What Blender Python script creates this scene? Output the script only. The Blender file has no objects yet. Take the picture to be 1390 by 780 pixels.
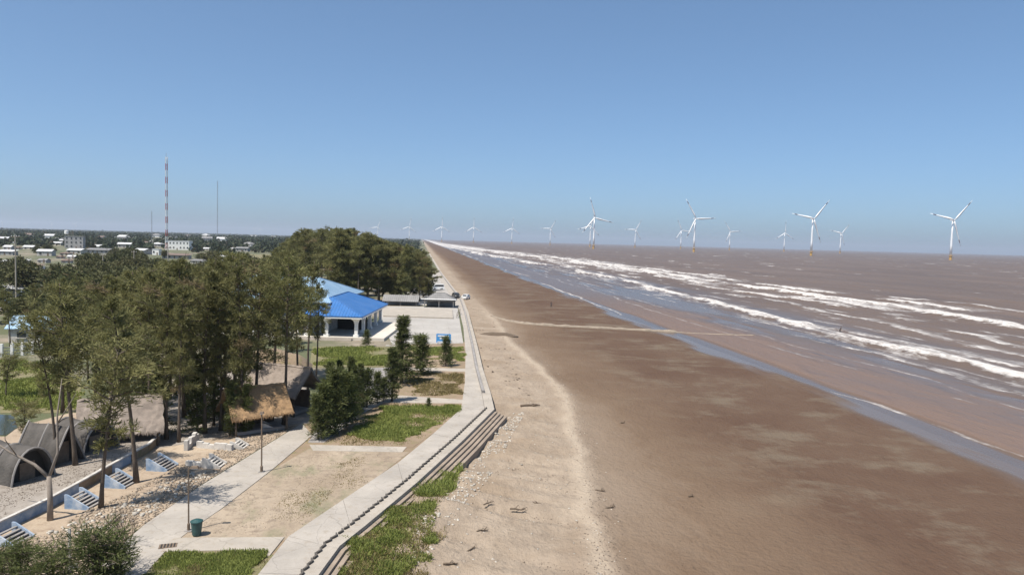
import bpy, math, random
import numpy as np
from mathutils import Vector, Matrix

# ------------------------------------------------------------------ camera, sky, sun, exposure
SC = bpy.context.scene
COL = SC.collection
CAM_H, FPX = 18.0, 1000.0
YAW, PITCH, ROLL = math.radians(7.1), math.atan(63 / 1000), math.atan(0.0267)
FH = Vector((math.sin(YAW), math.cos(YAW), 0)); RH = Vector((math.cos(YAW), -math.sin(YAW), 0))
FW = FH * math.cos(PITCH) - Vector((0, 0, 1)) * math.sin(PITCH)
UP = FH * math.sin(PITCH) + Vector((0, 0, 1)) * math.cos(PITCH)
RR = RH * math.cos(ROLL) + UP * math.sin(ROLL)
UR = UP * math.cos(ROLL) - RH * math.sin(ROLL)
cd = bpy.data.cameras.new('camera'); cam = bpy.data.objects.new('camera', cd); COL.objects.link(cam)
cd.sensor_width = 36; cd.lens = 36 * FPX / 1390; cd.clip_start = 0.5; cd.clip_end = 90000
M3 = Matrix((RR, UR, -FW)).transposed()
cam.matrix_world = Matrix.Translation((0, 0, CAM_H)) @ M3.to_4x4()
SC.camera = cam

SUN_DIR = Vector((-0.40, -0.32, 1.0)).normalized()       # towards the sun: high, inland and a little behind the camera
w = bpy.data.worlds.new('World'); SC.world = w; w.use_nodes = True
nt = w.node_tree; bg = nt.nodes['Background']
sky = nt.nodes.new('ShaderNodeTexSky'); sky.sky_type = 'NISHITA'; sky.sun_disc = False
sky.sun_elevation = math.asin(SUN_DIR.z); sky.sun_rotation = math.atan2(SUN_DIR.x, SUN_DIR.y)
sky.altitude = 0; sky.air_density = 0.6; sky.dust_density = 1.4; sky.ozone_density = 10.0
gm = nt.nodes.new('ShaderNodeGamma'); gm.inputs[1].default_value = 0.76
tn = nt.nodes.new('ShaderNodeMix'); tn.data_type = 'RGBA'; tn.blend_type = 'MULTIPLY'; tn.inputs[0].default_value = 1; tn.inputs[7].default_value = (0.98, 1.07, 1.04, 1)
nt.links.new(sky.outputs[0], gm.inputs[0]); nt.links.new(gm.outputs[0], tn.inputs[6]); nt.links.new(tn.outputs[2], bg.inputs[0]); bg.inputs[1].default_value = 0.14
sl = bpy.data.lights.new('sun', 'SUN'); sl.energy = 4.2; sl.angle = math.radians(0.6); sl.color = (1, 0.94, 0.85)
so = bpy.data.objects.new('sun', sl); COL.objects.link(so)
so.rotation_euler = SUN_DIR.to_track_quat('Z', 'Y').to_euler(); so.location = (0, 0, 100)
vs = SC.view_settings; vs.view_transform = 'Standard'; vs.look = 'None'; vs.exposure = 0.66; vs.gamma = 1
vs.use_curve_mapping = False
SC.cycles.volume_bounces = 0; SC.cycles.max_bounces = 6; SC.cycles.diffuse_bounces = 3

SEA = -2.0
rnd = random.Random(7)

# ------------------------------------------------------------------ helpers
def at(px, py, z=0.0):
    """photo pixel -> point on the level z"""
    d = FW * FPX + RR * (px - 695) + UR * (390 - py)
    k = (z - CAM_H) / d.z
    return Vector((d.x * k, d.y * k, z))

def height_at(px, py, ty, z=0.0):
    """height of a thing standing at pixel (px,py) whose top shows at row ty"""
    p = at(px, py, z)
    def row(zz):
        v = Vector((p.x, p.y, zz - CAM_H)); return 390 - FPX * v.dot(UR) / v.dot(FW)
    a, b = 0.0, 260.0
    for _ in range(40):
        m = (a + b) / 2
        if row(z + m) > ty: a = m
        else: b = m
    return a

def scale_at(p):
    return (Vector(p) - Vector((0, 0, CAM_H))).dot(FW) / FPX

def vnoise(x, y, seed=0):
    x = np.asarray(x, float); y = np.asarray(y, float)
    xi = np.floor(x).astype(np.int64); yi = np.floor(y).astype(np.int64)
    fx = x - xi; fy = y - yi
    fx = fx * fx * (3 - 2 * fx); fy = fy * fy * (3 - 2 * fy)
    def h(a, b):
        n = (a * 374761393 + b * 668265263 + seed * 974634777) & 0x7fffffff
        n = ((n ^ (n >> 13)) * 1274126177) & 0x7fffffff
        n = (n ^ (n >> 16)) & 0xffff
        return n / 65535.0
    return (h(xi, yi) * (1 - fx) * (1 - fy) + h(xi + 1, yi) * fx * (1 - fy)
            + h(xi, yi + 1) * (1 - fx) * fy + h(xi + 1, yi + 1) * fx * fy)

def fbm(x, y, seed=0, octv=4, gain=0.5):
    s = 0; a = 1; t = 0
    for i in range(octv):
        s = s + a * vnoise(x * 2 ** i, y * 2 ** i, seed + i * 17); t += a; a *= gain
    return s / t

def sstep(a, b, x):
    t = np.clip((x - a) / (b - a), 0, 1); return t * t * (3 - 2 * t)

class MB:
    """collects shapes into one mesh"""
    def __init__(s): s.v = []; s.f = []; s.m = []
    def add(s, vs_, fs, mi=0):
        o = len(s.v); s.v += [tuple(v) for v in vs_]
        for f in fs: s.f.append([i + o for i in f]); s.m.append(mi)
    def box(s, c, size, rz=0, mi=0, taper=1.0):
        hx, hy, hz = size[0] / 2, size[1] / 2, size[2] / 2
        cr, sr = math.cos(rz), math.sin(rz); vv = []
        for z, t in ((-hz, 1), (hz, taper)):
            for x, y in ((-hx, -hy), (hx, -hy), (hx, hy), (-hx, hy)):
                x *= t; y *= t
                vv.append((c[0] + x * cr - y * sr, c[1] + x * sr + y * cr, c[2] + z))
        s.add(vv, [(3, 2, 1, 0), (4, 5, 6, 7), (0, 1, 5, 4), (1, 2, 6, 5), (2, 3, 7, 6), (3, 0, 4, 7)], mi)
        return s
    def prism(s, poly, z0, z1, mi=0):
        poly = [(p[0], p[1]) for p in poly]
        a = sum(poly[i][0] * poly[(i + 1) % len(poly)][1] - poly[(i + 1) % len(poly)][0] * poly[i][1] for i in range(len(poly)))
        if a < 0: poly = poly[::-1]
        n = len(poly)
        vv = [(p[0], p[1], z0) for p in poly] + [(p[0], p[1], z1) for p in poly]
        fs = [tuple(range(n - 1, -1, -1)), tuple(range(n, 2 * n))] + [(i, (i + 1) % n, n + (i + 1) % n, n + i) for i in range(n)]
        s.add(vv, fs, mi); return s
    def tube(s, pts, rad, n=6, mi=0, cap=True):
        pts = [Vector(p) for p in pts]; o = len(s.v)
        for i, p in enumerate(pts):
            t = (pts[min(i + 1, len(pts) - 1)] - pts[max(i - 1, 0)]).normalized()
            a = t.orthogonal() if abs(t.z) > 0.95 else t.cross(Vector((0, 0, 1)))
            if abs(t.z) > 0.95: a = (Vector((1, 0, 0)) - t * t.x)
            a.normalize(); b = t.cross(a); r = rad[i] if isinstance(rad, (list, tuple)) else rad
            for k in range(n):
                q = 2 * math.pi * k / n; s.v.append(tuple(p + (a * math.cos(q) + b * math.sin(q)) * r))
        for i in range(len(pts) - 1):
            for k in range(n):
                k2 = (k + 1) % n
                s.f.append([o + i * n + k, o + i * n + k2, o + (i + 1) * n + k2, o + (i + 1) * n + k]); s.m.append(mi)
        if cap:
            s.f.append([o + k for k in range(n)][::-1]); s.m.append(mi)
            s.f.append([o + (len(pts) - 1) * n + k for k in range(n)]); s.m.append(mi)
        return s
    def mesh(s, name, mats, smooth=False):
        me = bpy.data.meshes.new(name); me.from_pydata(s.v, [], s.f)
        for m in (mats if isinstance(mats, (list, tuple)) else [mats]): me.materials.append(m)
        if isinstance(mats, (list, tuple)) and len(mats) > 1: me.polygons.foreach_set('material_index', s.m)
        if smooth: me.polygons.foreach_set('use_smooth', [True] * len(me.polygons))
        me.update(); return me
    def obj(s, name, mats, parent=None, smooth=False):
        return ob(name, s.mesh(name, mats, smooth), parent)

def ob(name, me, parent=None):
    o = bpy.data.objects.new(name, me); COL.objects.link(o)
    if parent: o.parent = parent
    return o

def tag(o, label=None, cat=None, group=None, kind=None):
    if label: o['label'] = label
    if cat: o['category'] = cat
    if group: o['group'] = group
    if kind: o['kind'] = kind
    return o

def empty(name, loc, rz=0, label=None, cat=None, group=None):
    o = bpy.data.objects.new(name, None); COL.objects.link(o)
    o.location = loc; o.rotation_euler = (0, 0, rz); o.empty_display_size = 0.3
    return tag(o, label, cat, group)

def copy_tree(o, parent=None):
    c = o.copy(); COL.objects.link(c); c.parent = parent
    for ch in list(o.children): copy_tree(ch, c)
    return c

def np_mesh(name, co, faces4, mats, attrs=None, smooth=False):
    """quads from numpy arrays; attrs are float point attributes"""
    me = bpy.data.meshes.new(name)
    nv, nf = len(co), len(faces4)
    me.vertices.add(nv); me.vertices.foreach_set('co', np.asarray(co, np.float32).ravel())
    me.loops.add(nf * 4); me.loops.foreach_set('vertex_index', np.asarray(faces4, np.int32).ravel())
    me.polygons.add(nf); me.polygons.foreach_set('loop_start', np.arange(0, nf * 4, 4, dtype=np.int32))
    me.polygons.foreach_set('loop_total', np.full(nf, 4, np.int32))
    if smooth: me.polygons.foreach_set('use_smooth', np.ones(nf, bool))
    for k, a in (attrs or {}).items():
        at_ = me.attributes.new(k, 'FLOAT', 'POINT'); at_.data.foreach_set('value', np.asarray(a, np.float32).ravel())
    for m in (mats if isinstance(mats, (list, tuple)) else [mats]): me.materials.append(m)
    me.update(calc_edges=True); me.validate()
    return me

def grid_faces(ny, nx):
    i = np.arange(ny - 1)[:, None] * nx + np.arange(nx - 1)[None, :]
    i = i.ravel(); return np.stack([i, i + 1, i + nx + 1, i + nx], 1)

# ------------------------------------------------------------------ materials
def new_mat(name):
    m = bpy.data.materials.new(name); m.use_nodes = True
    return m, m.node_tree, m.node_tree.nodes['Principled BSDF']

def N(t, kind, **kw):
    n = t.nodes.new(kind)
    for k, v in kw.items():
        if k in n.inputs: n.inputs[k].default_value = v
        else: setattr(n, k, v)
    return n

def noise(t, vec, scale, detail=4, rough=0.55, stretch=None, rot=0):
    mp = N(t, 'ShaderNodeMapping'); t.links.new(vec, mp.inputs[0])
    if stretch: mp.inputs['Scale'].default_value = stretch
    mp.inputs['Rotation'].default_value = (0, 0, rot)
    n = N(t, 'ShaderNodeTexNoise', Scale=scale, Detail=detail, Roughness=rough); t.links.new(mp.outputs[0], n.inputs['Vector'])
    return n.outputs['Fac']

def rng(t, v, a, b, lo=0.0, hi=1.0):
    n = N(t, 'ShaderNodeMapRange'); n.inputs[1].default_value = a; n.inputs[2].default_value = b
    n.inputs[3].default_value = lo; n.inputs[4].default_value = hi; t.links.new(v, n.inputs[0]); return n.outputs[0]

def mix(t, f, a, b, mode='MIX'):
    n = N(t, 'ShaderNodeMix', data_type='RGBA', blend_type=mode)
    if isinstance(f, (int, float)): n.inputs[0].default_value = f
    else: t.links.new(f, n.inputs[0])
    for i, c in ((6, a), (7, b)):
        if isinstance(c, (tuple, list)): n.inputs[i].default_value = (*c[:3], 1)
        else: t.links.new(c, n.inputs[i])
    return n.outputs[2]

def math_(t, op, a, b=None):
    n = N(t, 'ShaderNodeMath', operation=op)
    for i, c in ((0, a), (1, b)):
        if c is None: continue
        if isinstance(c, (int, float)): n.inputs[i].default_value = c
        else: t.links.new(c, n.inputs[i])
    return n.outputs[0]

def bump(t, bsdf, h, dist, strength=1.0):
    b = N(t, 'ShaderNodeBump', Strength=strength, Distance=dist); t.links.new(h, b.inputs['Height'])
    t.links.new(b.outputs[0], bsdf.inputs['Normal'])

def attr(t, name):
    return N(t, 'ShaderNodeAttribute', attribute_name=name).outputs['Fac']

def simple(name, col, rough=0.7, var=0.25, scale=3.0, bmp=0.0, metal=0.0, col2=None, world=False):
    """a weathered surface: base colour broken up by two sizes of noise"""
    m, t, b = new_mat(name)
    if world: vec = N(t, 'ShaderNodeNewGeometry').outputs['Position']
    else: vec = N(t, 'ShaderNodeTexCoord').outputs['Object']
    n1 = noise(t, vec, scale); n2 = noise(t, vec, scale * 7.3, 3)
    dark = tuple(c * (1 - var) for c in col); lite = tuple(min(1, c * (1 + var * 0.6)) for c in col)
    c = mix(t, rng(t, n1, 0.3, 0.7), dark, col2 or lite)
    c = mix(t, rng(t, n2, 0.35, 0.65, 0, 0.5), c, col)
    t.links.new(c, b.inputs['Base Color'])
    b.inputs['Roughness'].default_value = rough; b.inputs['Metallic'].default_value = metal
    if bmp: bump(t, b, n2, bmp)
    return m

M = {}
def concrete_mat(name, col, scale=0.35):
    m, t, b = new_mat(name); pos = N(t, 'ShaderNodeNewGeometry').outputs['Position']
    n1 = noise(t, pos, scale, 6, 0.62); n2 = noise(t, pos, scale * 5, 5, 0.65); n3 = noise(t, pos, scale * 26, 3)
    c = mix(t, rng(t, n1, 0.32, 0.66), tuple(k * 0.80 for k in col), tuple(k * 1.04 for k in col))
    c = mix(t, rng(t, n2, 0.54, 0.72, 0, 0.7), c, (col[0] * 0.72, col[1] * 0.66, col[2] * 0.58))
    c = mix(t, rng(t, n3, 0.5, 0.8, 0, 0.35), c, tuple(k * 0.6 for k in col))
    vo = N(t, 'ShaderNodeTexVoronoi', feature='DISTANCE_TO_EDGE', Scale=0.33); w_ = N(t, 'ShaderNodeVectorMath', operation='ADD')
    sc_ = N(t, 'ShaderNodeVectorMath', operation='SCALE'); sc_.inputs['Scale'].default_value = 0.8
    nn = N(t, 'ShaderNodeTexNoise', Scale=0.9, Detail=5); t.links.new(pos, nn.inputs['Vector']); t.links.new(nn.outputs['Color'], sc_.inputs[0])
    t.links.new(pos, w_.inputs[0]); t.links.new(sc_.outputs[0], w_.inputs[1]); t.links.new(w_.outputs[0], vo.inputs['Vector'])
    c = mix(t, rng(t, vo.outputs['Distance'], 0.0, 0.012, 0.5, 0.0), c, tuple(k * 0.45 for k in col))
    t.links.new(c, b.inputs['Base Color']); b.inputs['Roughness'].default_value = 0.92; bump(t, b, n3, 0.012); return m
M['concrete'] = concrete_mat('concrete', (0.375, 0.338, 0.295))
M['concrete_pale'] = concrete_mat('concrete_pale', (0.385, 0.342, 0.29), 0.5)
M['concrete_grey'] = simple('concrete_grey', (0.27, 0.25, 0.235), 0.9, 0.3, 0.5, 0.02, world=True)
M['concrete_dark'] = simple('concrete_dark', (0.09, 0.08, 0.07), 0.9, 0.35, 1.5, 0.02, world=True)
M['step'] = simple('step_concrete', (0.27, 0.215, 0.165), 0.9, 0.3, 0.8, 0.02, world=True)
M['plaza'] = concrete_mat('plaza_concrete', (0.385, 0.36, 0.33), 0.12)
M['white'] = simple('white_paint', (0.74, 0.73, 0.70), 0.6, 0.14, 1.2)
M['white_dirty'] = simple('white_stained', (0.50, 0.47, 0.43), 0.85, 0.45, 1.4)
M['blue_paint'] = simple('blue_paint', (0.20, 0.31, 0.47), 0.85, 0.35, 1.6, col2=(0.50, 0.52, 0.53))
def sheet_mat(name, col, rough=0.5, var=0.25, scale=0.4, pitch=0.55):
    """ribbed roofing sheet: ribs run up the slope, with faded and stained patches"""
    m, t, b = new_mat(name); tc = N(t, 'ShaderNodeTexCoord'); geo = N(t, 'ShaderNodeNewGeometry')
    sx = N(t, 'ShaderNodeSeparateXYZ'); t.links.new(tc.outputs['Object'], sx.inputs[0]); sn = N(t, 'ShaderNodeSeparateXYZ'); t.links.new(tc.outputs['Normal'], sn.inputs[0])
    side = math_(t, 'GREATER_THAN', math_(t, 'ABSOLUTE', sn.outputs[0]), math_(t, 'ABSOLUTE', sn.outputs[1]))
    k = math_(t, 'ADD', math_(t, 'MULTIPLY', sx.outputs[0], math_(t, 'SUBTRACT', 1.0, side)), math_(t, 'MULTIPLY', sx.outputs[1], side))
    wv = math_(t, 'ABSOLUTE', math_(t, 'SINE', math_(t, 'MULTIPLY', k, math.pi / pitch))); rib = rng(t, wv, 0.0, 0.25, 1.0, 0.0)
    n1 = noise(t, tc.outputs['Object'], scale, 6, 0.65); n2 = noise(t, tc.outputs['Object'], scale * 6, 5, 0.65)
    grey = sum(col) / 3
    c = mix(t, rng(t, n1, 0.3, 0.72), tuple(x * (1 - var) for x in col), tuple(x + (grey * 1.15 - x) * 0.22 for x in col))
    c = mix(t, rng(t, n2, 0.58, 0.76, 0, 0.5), c, (grey * 0.55, grey * 0.48, grey * 0.42))
    c = mix(t, math_(t, 'MULTIPLY', rib, 0.35), c, tuple(x * 0.5 for x in col))
    t.links.new(c, b.inputs['Base Color']); b.inputs['Roughness'].default_value = rough; bump(t, b, rib, 0.05); return m
M['roof_blue'] = sheet_mat('roof_blue', (0.022, 0.155, 0.45), 0.5, 0.22, 0.3)
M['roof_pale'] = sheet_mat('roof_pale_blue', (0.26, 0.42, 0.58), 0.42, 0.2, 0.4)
M['roof_grey'] = sheet_mat('roof_grey_sheet', (0.25, 0.24, 0.232), 0.6, 0.35, 0.4)
M['roof_white'] = sheet_mat('roof_white_sheet', (0.62, 0.61, 0.60), 0.5, 0.2, 0.3)
M['roof_rust'] = sheet_mat('roof_rust', (0.22, 0.15, 0.12), 0.8, 0.35, 0.4)
M['spit'] = simple('groyne_sand', (0.255, 0.208, 0.16), 0.95, 0.25, 1.2, 0.03, world=True)
M['wall_grey'] = simple('wall_grey', (0.36, 0.35, 0.34), 0.9, 0.25, 0.4)
M['wall_cream'] = simple('wall_cream', (0.55, 0.50, 0.43), 0.9, 0.16, 0.5)
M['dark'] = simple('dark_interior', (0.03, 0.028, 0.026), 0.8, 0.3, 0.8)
M['glass'] = simple('window_glass', (0.03, 0.035, 0.04), 0.15, 0.2, 0.8)
M['bark'] = simple('bark', (0.115, 0.088, 0.066), 0.95, 0.4, 3.0, 0.02)
M['bark_pale'] = simple('bark_pale', (0.24, 0.20, 0.165), 0.95, 0.3, 3.0, 0.02)
M['thatch'] = simple('thatch', (0.30, 0.19, 0.10), 0.95, 0.45, 2.5, 0.05)
M['thatch_grey'] = simple('thatch_grey', (0.25, 0.205, 0.17), 0.95, 0.35, 2.0, 0.05)
M['fabric'] = simple('weathered_sheet', (0.085, 0.076, 0.068), 0.92, 0.6, 0.8, 0.05)
M['steel'] = simple('galvanised_steel', (0.34, 0.34, 0.345), 0.5, 0.2, 2.0, metal=0.3)
M['rust'] = simple('rusted_steel', (0.17, 0.125, 0.09), 0.8, 0.35, 4.0)
M['turbine'] = simple('turbine_white', (0.78, 0.79, 0.80), 0.4, 0.05, 0.05)
M['band'] = simple('blade_band', (0.12, 0.055, 0.055), 0.5, 0.1, 0.2)
M['yellow'] = simple('yellow_paint', (0.62, 0.36, 0.06), 0.6, 0.25, 0.1, col2=(0.45, 0.27, 0.1))
M['red'] = simple('red_paint', (0.42, 0.06, 0.04), 0.6, 0.15, 0.3)
M['rubber'] = simple('rubber', (0.02, 0.02, 0.02), 0.85, 0.2, 8)
M['car_dark'] = simple('car_dark', (0.045, 0.042, 0.04), 0.3, 0.2, 2)
M['car_white'] = simple('car_white', (0.72, 0.72, 0.71), 0.3, 0.06, 2)
M['bin'] = simple('bin_green', (0.025, 0.075, 0.075), 0.5, 0.3, 5)
M['skin'] = simple('skin', (0.36, 0.22, 0.15), 0.6, 0.1, 8)
M['cloth_dark'] = simple('cloth_dark', (0.035, 0.035, 0.042), 0.9, 0.25, 8)
M['cloth_grey'] = simple('cloth_grey', (0.09, 0.085, 0.08), 0.9, 0.25, 8)
M['hair'] = simple('hair', (0.015, 0.012, 0.01), 0.7, 0.2, 20)
M['sign_blue'] = simple('sign_blue', (0.06, 0.28, 0.62), 0.5, 0.1, 2)
M['drift'] = simple('driftwood', (0.12, 0.088, 0.062), 0.95, 0.4, 6, 0.02)
M['lamp'] = simple('lamp_glass', (0.75, 0.75, 0.72), 0.3, 0.05, 8)
M['rubble'] = simple('rubble_stone', (0.34, 0.27, 0.20), 0.95, 0.4, 0.9, 0.02, world=True)
M['litter'] = simple('pale_litter', (0.46, 0.42, 0.36), 0.9, 0.5, 1.3, world=True)

def leaf_mat(name, lo, hi, brown, hue_rand=0.35, trans=0.25):
    m, t, b = new_mat(name)
    oi = N(t, 'ShaderNodeObjectInfo')
    c = mix(t, attr(t, 'tint'), lo, hi)
    c = mix(t, math_(t, 'MULTIPLY', rng(t, attr(t, 'dead'), 0.80, 0.95), 0.8), c, brown)
    c = mix(t, math_(t, 'MULTIPLY', oi.outputs['Random'], hue_rand), c, mix(t, 0.5, hi, brown))
    t.links.new(c, b.inputs['Base Color']); b.inputs['Roughness'].default_value = 0.75
    b.inputs['Specular IOR Level'].default_value = 0.2
    tr = N(t, 'ShaderNodeBsdfTranslucent'); t.links.new(c, tr.inputs[0])
    ms = N(t, 'ShaderNodeMixShader'); ms.inputs[0].default_value = trans
    t.links.new(b.outputs[0], ms.inputs[1]); t.links.new(tr.outputs[0], ms.inputs[2])
    t.links.new(ms.outputs[0], t.nodes['Material Output'].inputs[0]); return m
M['needle'] = leaf_mat('casuarina_needles', (0.070, 0.082, 0.032), (0.255, 0.245, 0.098), (0.19, 0.135, 0.08), 0.3, 0.35)
M['needle_young'] = leaf_mat('young_needles', (0.050, 0.066, 0.024), (0.145, 0.165, 0.058), (0.11, 0.085, 0.05), 0.2, 0.35)
M['leaf'] = leaf_mat('broad_leaves', (0.045, 0.055, 0.024), (0.12, 0.125, 0.052), (0.10, 0.07, 0.04), 0.5)
M['grass'] = leaf_mat('grass_blades', (0.135, 0.172, 0.038), (0.27, 0.30, 0.085), (0.24, 0.19, 0.09), 0.1, 0.3)
M['grass_dry'] = leaf_mat('dry_grass_blades', (0.17, 0.14, 0.055), (0.27, 0.215, 0.10), (0.15, 0.17, 0.05), 0.1, 0.3)
M['wood_far'] = leaf_mat('far_wood', (0.028, 0.040, 0.022), (0.055, 0.066, 0.034), (0.07, 0.055, 0.035), 0.0, 0.15)

# land: soil, dry grass and green patches
def land_mat():
    m, t, b = new_mat('land_soil'); pos = N(t, 'ShaderNodeNewGeometry').outputs['Position']
    a = noise(t, pos, 0.045, 6); c2 = noise(t, pos, 0.35, 5); d = noise(t, pos, 2.6, 4)
    c = mix(t, rng(t, c2, 0.3, 0.7), (0.20, 0.165, 0.125), (0.30, 0.25, 0.19))
    c = mix(t, rng(t, a, 0.40, 0.52), c, (0.085, 0.098, 0.042))
    c = mix(t, rng(t, noise(t, pos, 0.012, 4), 0.50, 0.60, 0, 0.75), c, (0.070, 0.080, 0.036))
    c = mix(t, rng(t, d, 0.45, 0.75, 0, 0.6), c, (0.15, 0.12, 0.085))
    t.links.new(c, b.inputs['Base Color']); b.inputs['Roughness'].default_value = 0.95
    bump(t, b, d, 0.06); return m
M['land'] = land_mat()

def dirt_mat(name, c1, c2, c3, green=0.0):
    m, t, b = new_mat(name); pos = N(t, 'ShaderNodeNewGeometry').outputs['Position']
    a = noise(t, pos, 0.22, 6, 0.6, (1, 0.6, 1)); d = noise(t, pos, 1.4, 6, 0.62); f = noise(t, pos, 7, 4)
    c = mix(t, rng(t, a, 0.35, 0.65), c1, c2)
    c = mix(t, rng(t, d, 0.50, 0.72), c, c3)
    c = mix(t, rng(t, f, 0.55, 0.8, 0, 0.55), c, tuple(k * 0.45 for k in c1))
    if green:
        g = noise(t, pos, 0.16, 5, 0.6, (1, 0.5, 1), 0.5)
        c = mix(t, rng(t, g, 0.50, 0.60, 0, green), c, (0.135, 0.15, 0.075))
    t.links.new(c, b.inputs['Base Color']); b.inputs['Roughness'].default_value = 0.97
    bump(t, b, d, 0.12); return m
M['dirt'] = dirt_mat('packed_dirt', (0.27, 0.21, 0.15), (0.36, 0.29, 0.215), (0.20, 0.155, 0.115), 0.8)
M['soil'] = dirt_mat('rubble_soil', (0.32, 0.245, 0.175), (0.40, 0.32, 0.235), (0.25, 0.18, 0.125), 0.0)
M['soil_brown'] = dirt_mat('brown_soil', (0.22, 0.16, 0.105), (0.28, 0.205, 0.14), (0.18, 0.16, 0.07), 0.0)
M['soil_green'] = dirt_mat('grassy_soil', (0.135, 0.13, 0.055), (0.19, 0.165, 0.085), (0.24, 0.18, 0.12), 0.0)
M['shade_ground'] = dirt_mat('needle_litter_ground', (0.24, 0.205, 0.17), (0.30, 0.265, 0.23), (0.17, 0.14, 0.11), 0.0)

def sand_mat():
    m, t, b = new_mat('beach_sand'); pos = N(t, 'ShaderNodeNewGeometry').outputs['Position']
    wet = attr(t, 'wet'); pale = attr(t, 'pale'); film = attr(t, 'film')
    n1 = noise(t, pos, 0.07, 7, 0.66, (0.8, 1, 1), 0.35); n2 = noise(t, pos, 0.5, 7, 0.68, (1, 0.6, 1), -0.5)
    n3 = noise(t, pos, 2.4, 5, 0.6); n4 = noise(t, pos, 0.15, 7, 0.68, (0.7, 1, 1), 0.25)
    dry = mix(t, rng(t, n2, 0.3, 0.7), (0.248, 0.195, 0.146), (0.355, 0.287, 0.220))
    dry = mix(t, rng(t, n4, 0.48, 0.66, 0, 0.6), dry, (0.232, 0.172, 0.118))
    mid = mix(t, rng(t, n1, 0.3, 0.7), (0.148, 0.100, 0.066), (0.174, 0.122, 0.083))
    wt = mix(t, rng(t, n1, 0.30, 0.70), (0.090, 0.052, 0.034), (0.122, 0.080, 0.054))
    wt = mix(t, rng(t, n4, 0.50, 0.64), wt, (0.146, 0.110, 0.078))
    wt = mix(t, rng(t, n2, 0.56, 0.72, 0, 0.6), wt, (0.080, 0.049, 0.032))
    dw = math_(t, 'ADD', wet, math_(t, 'MULTIPLY', math_(t, 'SUBTRACT', n2, 0.5), 0.16))
    c = mix(t, rng(t, dw, 0.25, 0.47), dry, mid)
    c = mix(t, rng(t, dw, 0.46, 0.74), c, wt)
    c = mix(t, pale, c, (0.40, 0.328, 0.252))
    c = mix(t, rng(t, n3, 0.58, 0.74, 0, 0.4), c, mix(t, 0.5, c, (0.10, 0.075, 0.055)))
    c = mix(t, film, c, (0.125, 0.092, 0.070))
    t.links.new(c, b.inputs['Base Color'])
    t.links.new(rng(t, film, 0, 1, 0.95, 0.22), b.inputs['Roughness'])
    t.links.new(rng(t, wet, 0.4, 1, 0.12, 0.2), b.inputs['Specular IOR Level'])
    h = math_(t, 'ADD', n2, math_(t, 'MULTIPLY', n3, 0.6))
    h = math_(t, 'MULTIPLY', h, rng(t, film, 0, 1, 1, 0.0))
    bump(t, b, h, 0.34); return m
M['sand'] = sand_mat()

def sea_mat():
    m, t, b = new_mat('muddy_sea'); pos = N(t, 'ShaderNodeNewGeometry').outputs['Position']
    foam = attr(t, 'foam'); calm = attr(t, 'calm'); opn = attr(t, 'open')
    n1 = noise(t, pos, 0.018, 5, 0.6, (1, 0.5, 1)); n2 = noise(t, pos, 0.35, 6, 0.65, (1, 0.35, 1), 0.12)
    n3 = noise(t, pos, 1.5, 5, 0.65, (1, 0.4, 1), 0.05)
    c = mix(t, rng(t, n1, 0.3, 0.7), (0.122, 0.085, 0.062), (0.152, 0.110, 0.084))
    c = mix(t, rng(t, noise(t, pos, 0.02, 5, 0.65, (1, 0.18, 1), 0.12), 0.42, 0.68, 0, 0.8), c, (0.105, 0.078, 0.062))
    c = mix(t, attr(t, 'mud'), c, (0.165, 0.112, 0.084))
    c = mix(t, math_(t, 'MULTIPLY', calm, 0.5), c, (0.085, 0.070, 0.062))
    fl = math_(t, 'ADD', foam, math_(t, 'MULTIPLY', math_(t, 'SUBTRACT', n3, 0.5), 0.55))
    fl = math_(t, 'ADD', fl, math_(t, 'MULTIPLY', math_(t, 'SUBTRACT', n2, 0.5), 0.5))
    fm = rng(t, fl, 0.34, 0.80)
    caps = noise(t, pos, 0.06, 2, 0.5, (1, 0.3, 1), 0.1); caps2 = noise(t, pos, 0.45, 4, 0.6, (1, 0.3, 1), 0.1)
    cp = math_(t, 'MULTIPLY', rng(t, math_(t, 'ADD', caps, math_(t, 'MULTIPLY', caps2, 0.4)), 0.885, 0.935), opn)
    fm = math_(t, 'MAXIMUM', fm, cp)
    c = mix(t, fm, c, mix(t, rng(t, n3, 0.3, 0.7), (0.34, 0.31, 0.285), (0.62, 0.595, 0.57)))
    t.links.new(c, b.inputs['Base Color'])
    r = rng(t, calm, 0, 1, 0.50, 0.26)
    t.links.new(math_(t, 'MAXIMUM', r, math_(t, 'MULTIPLY', fm, 0.9)), b.inputs['Roughness'])
    b.inputs['IOR'].default_value = 1.33
    n5 = noise(t, pos, 0.05, 4, 0.6, (1, 0.3, 1), 0.1)
    h = math_(t, 'ADD', math_(t, 'MULTIPLY', n2, 1.3), math_(t, 'MULTIPLY', n3, 0.45)); h = math_(t, 'ADD', h, math_(t, 'MULTIPLY', n5, 5.0))
    h = math_(t, 'ADD', math_(t, 'MULTIPLY', h, rng(t, calm, 0, 1, 1, 0.12)), math_(t, 'MULTIPLY', fm, 0.3))
    bump(t, b, h, 0.55); return m
M['sea'] = sea_mat()
def pond_mat():
    m, t, b = new_mat('pond_water'); b.inputs['Base Color'].default_value = (0.05, 0.06, 0.05, 1)
    b.inputs['Roughness'].default_value = 0.06
    bump(t, b, noise(t, N(t, 'ShaderNodeNewGeometry').outputs['Position'], 3, 3), 0.01); return m
M['pond'] = pond_mat()

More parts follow.
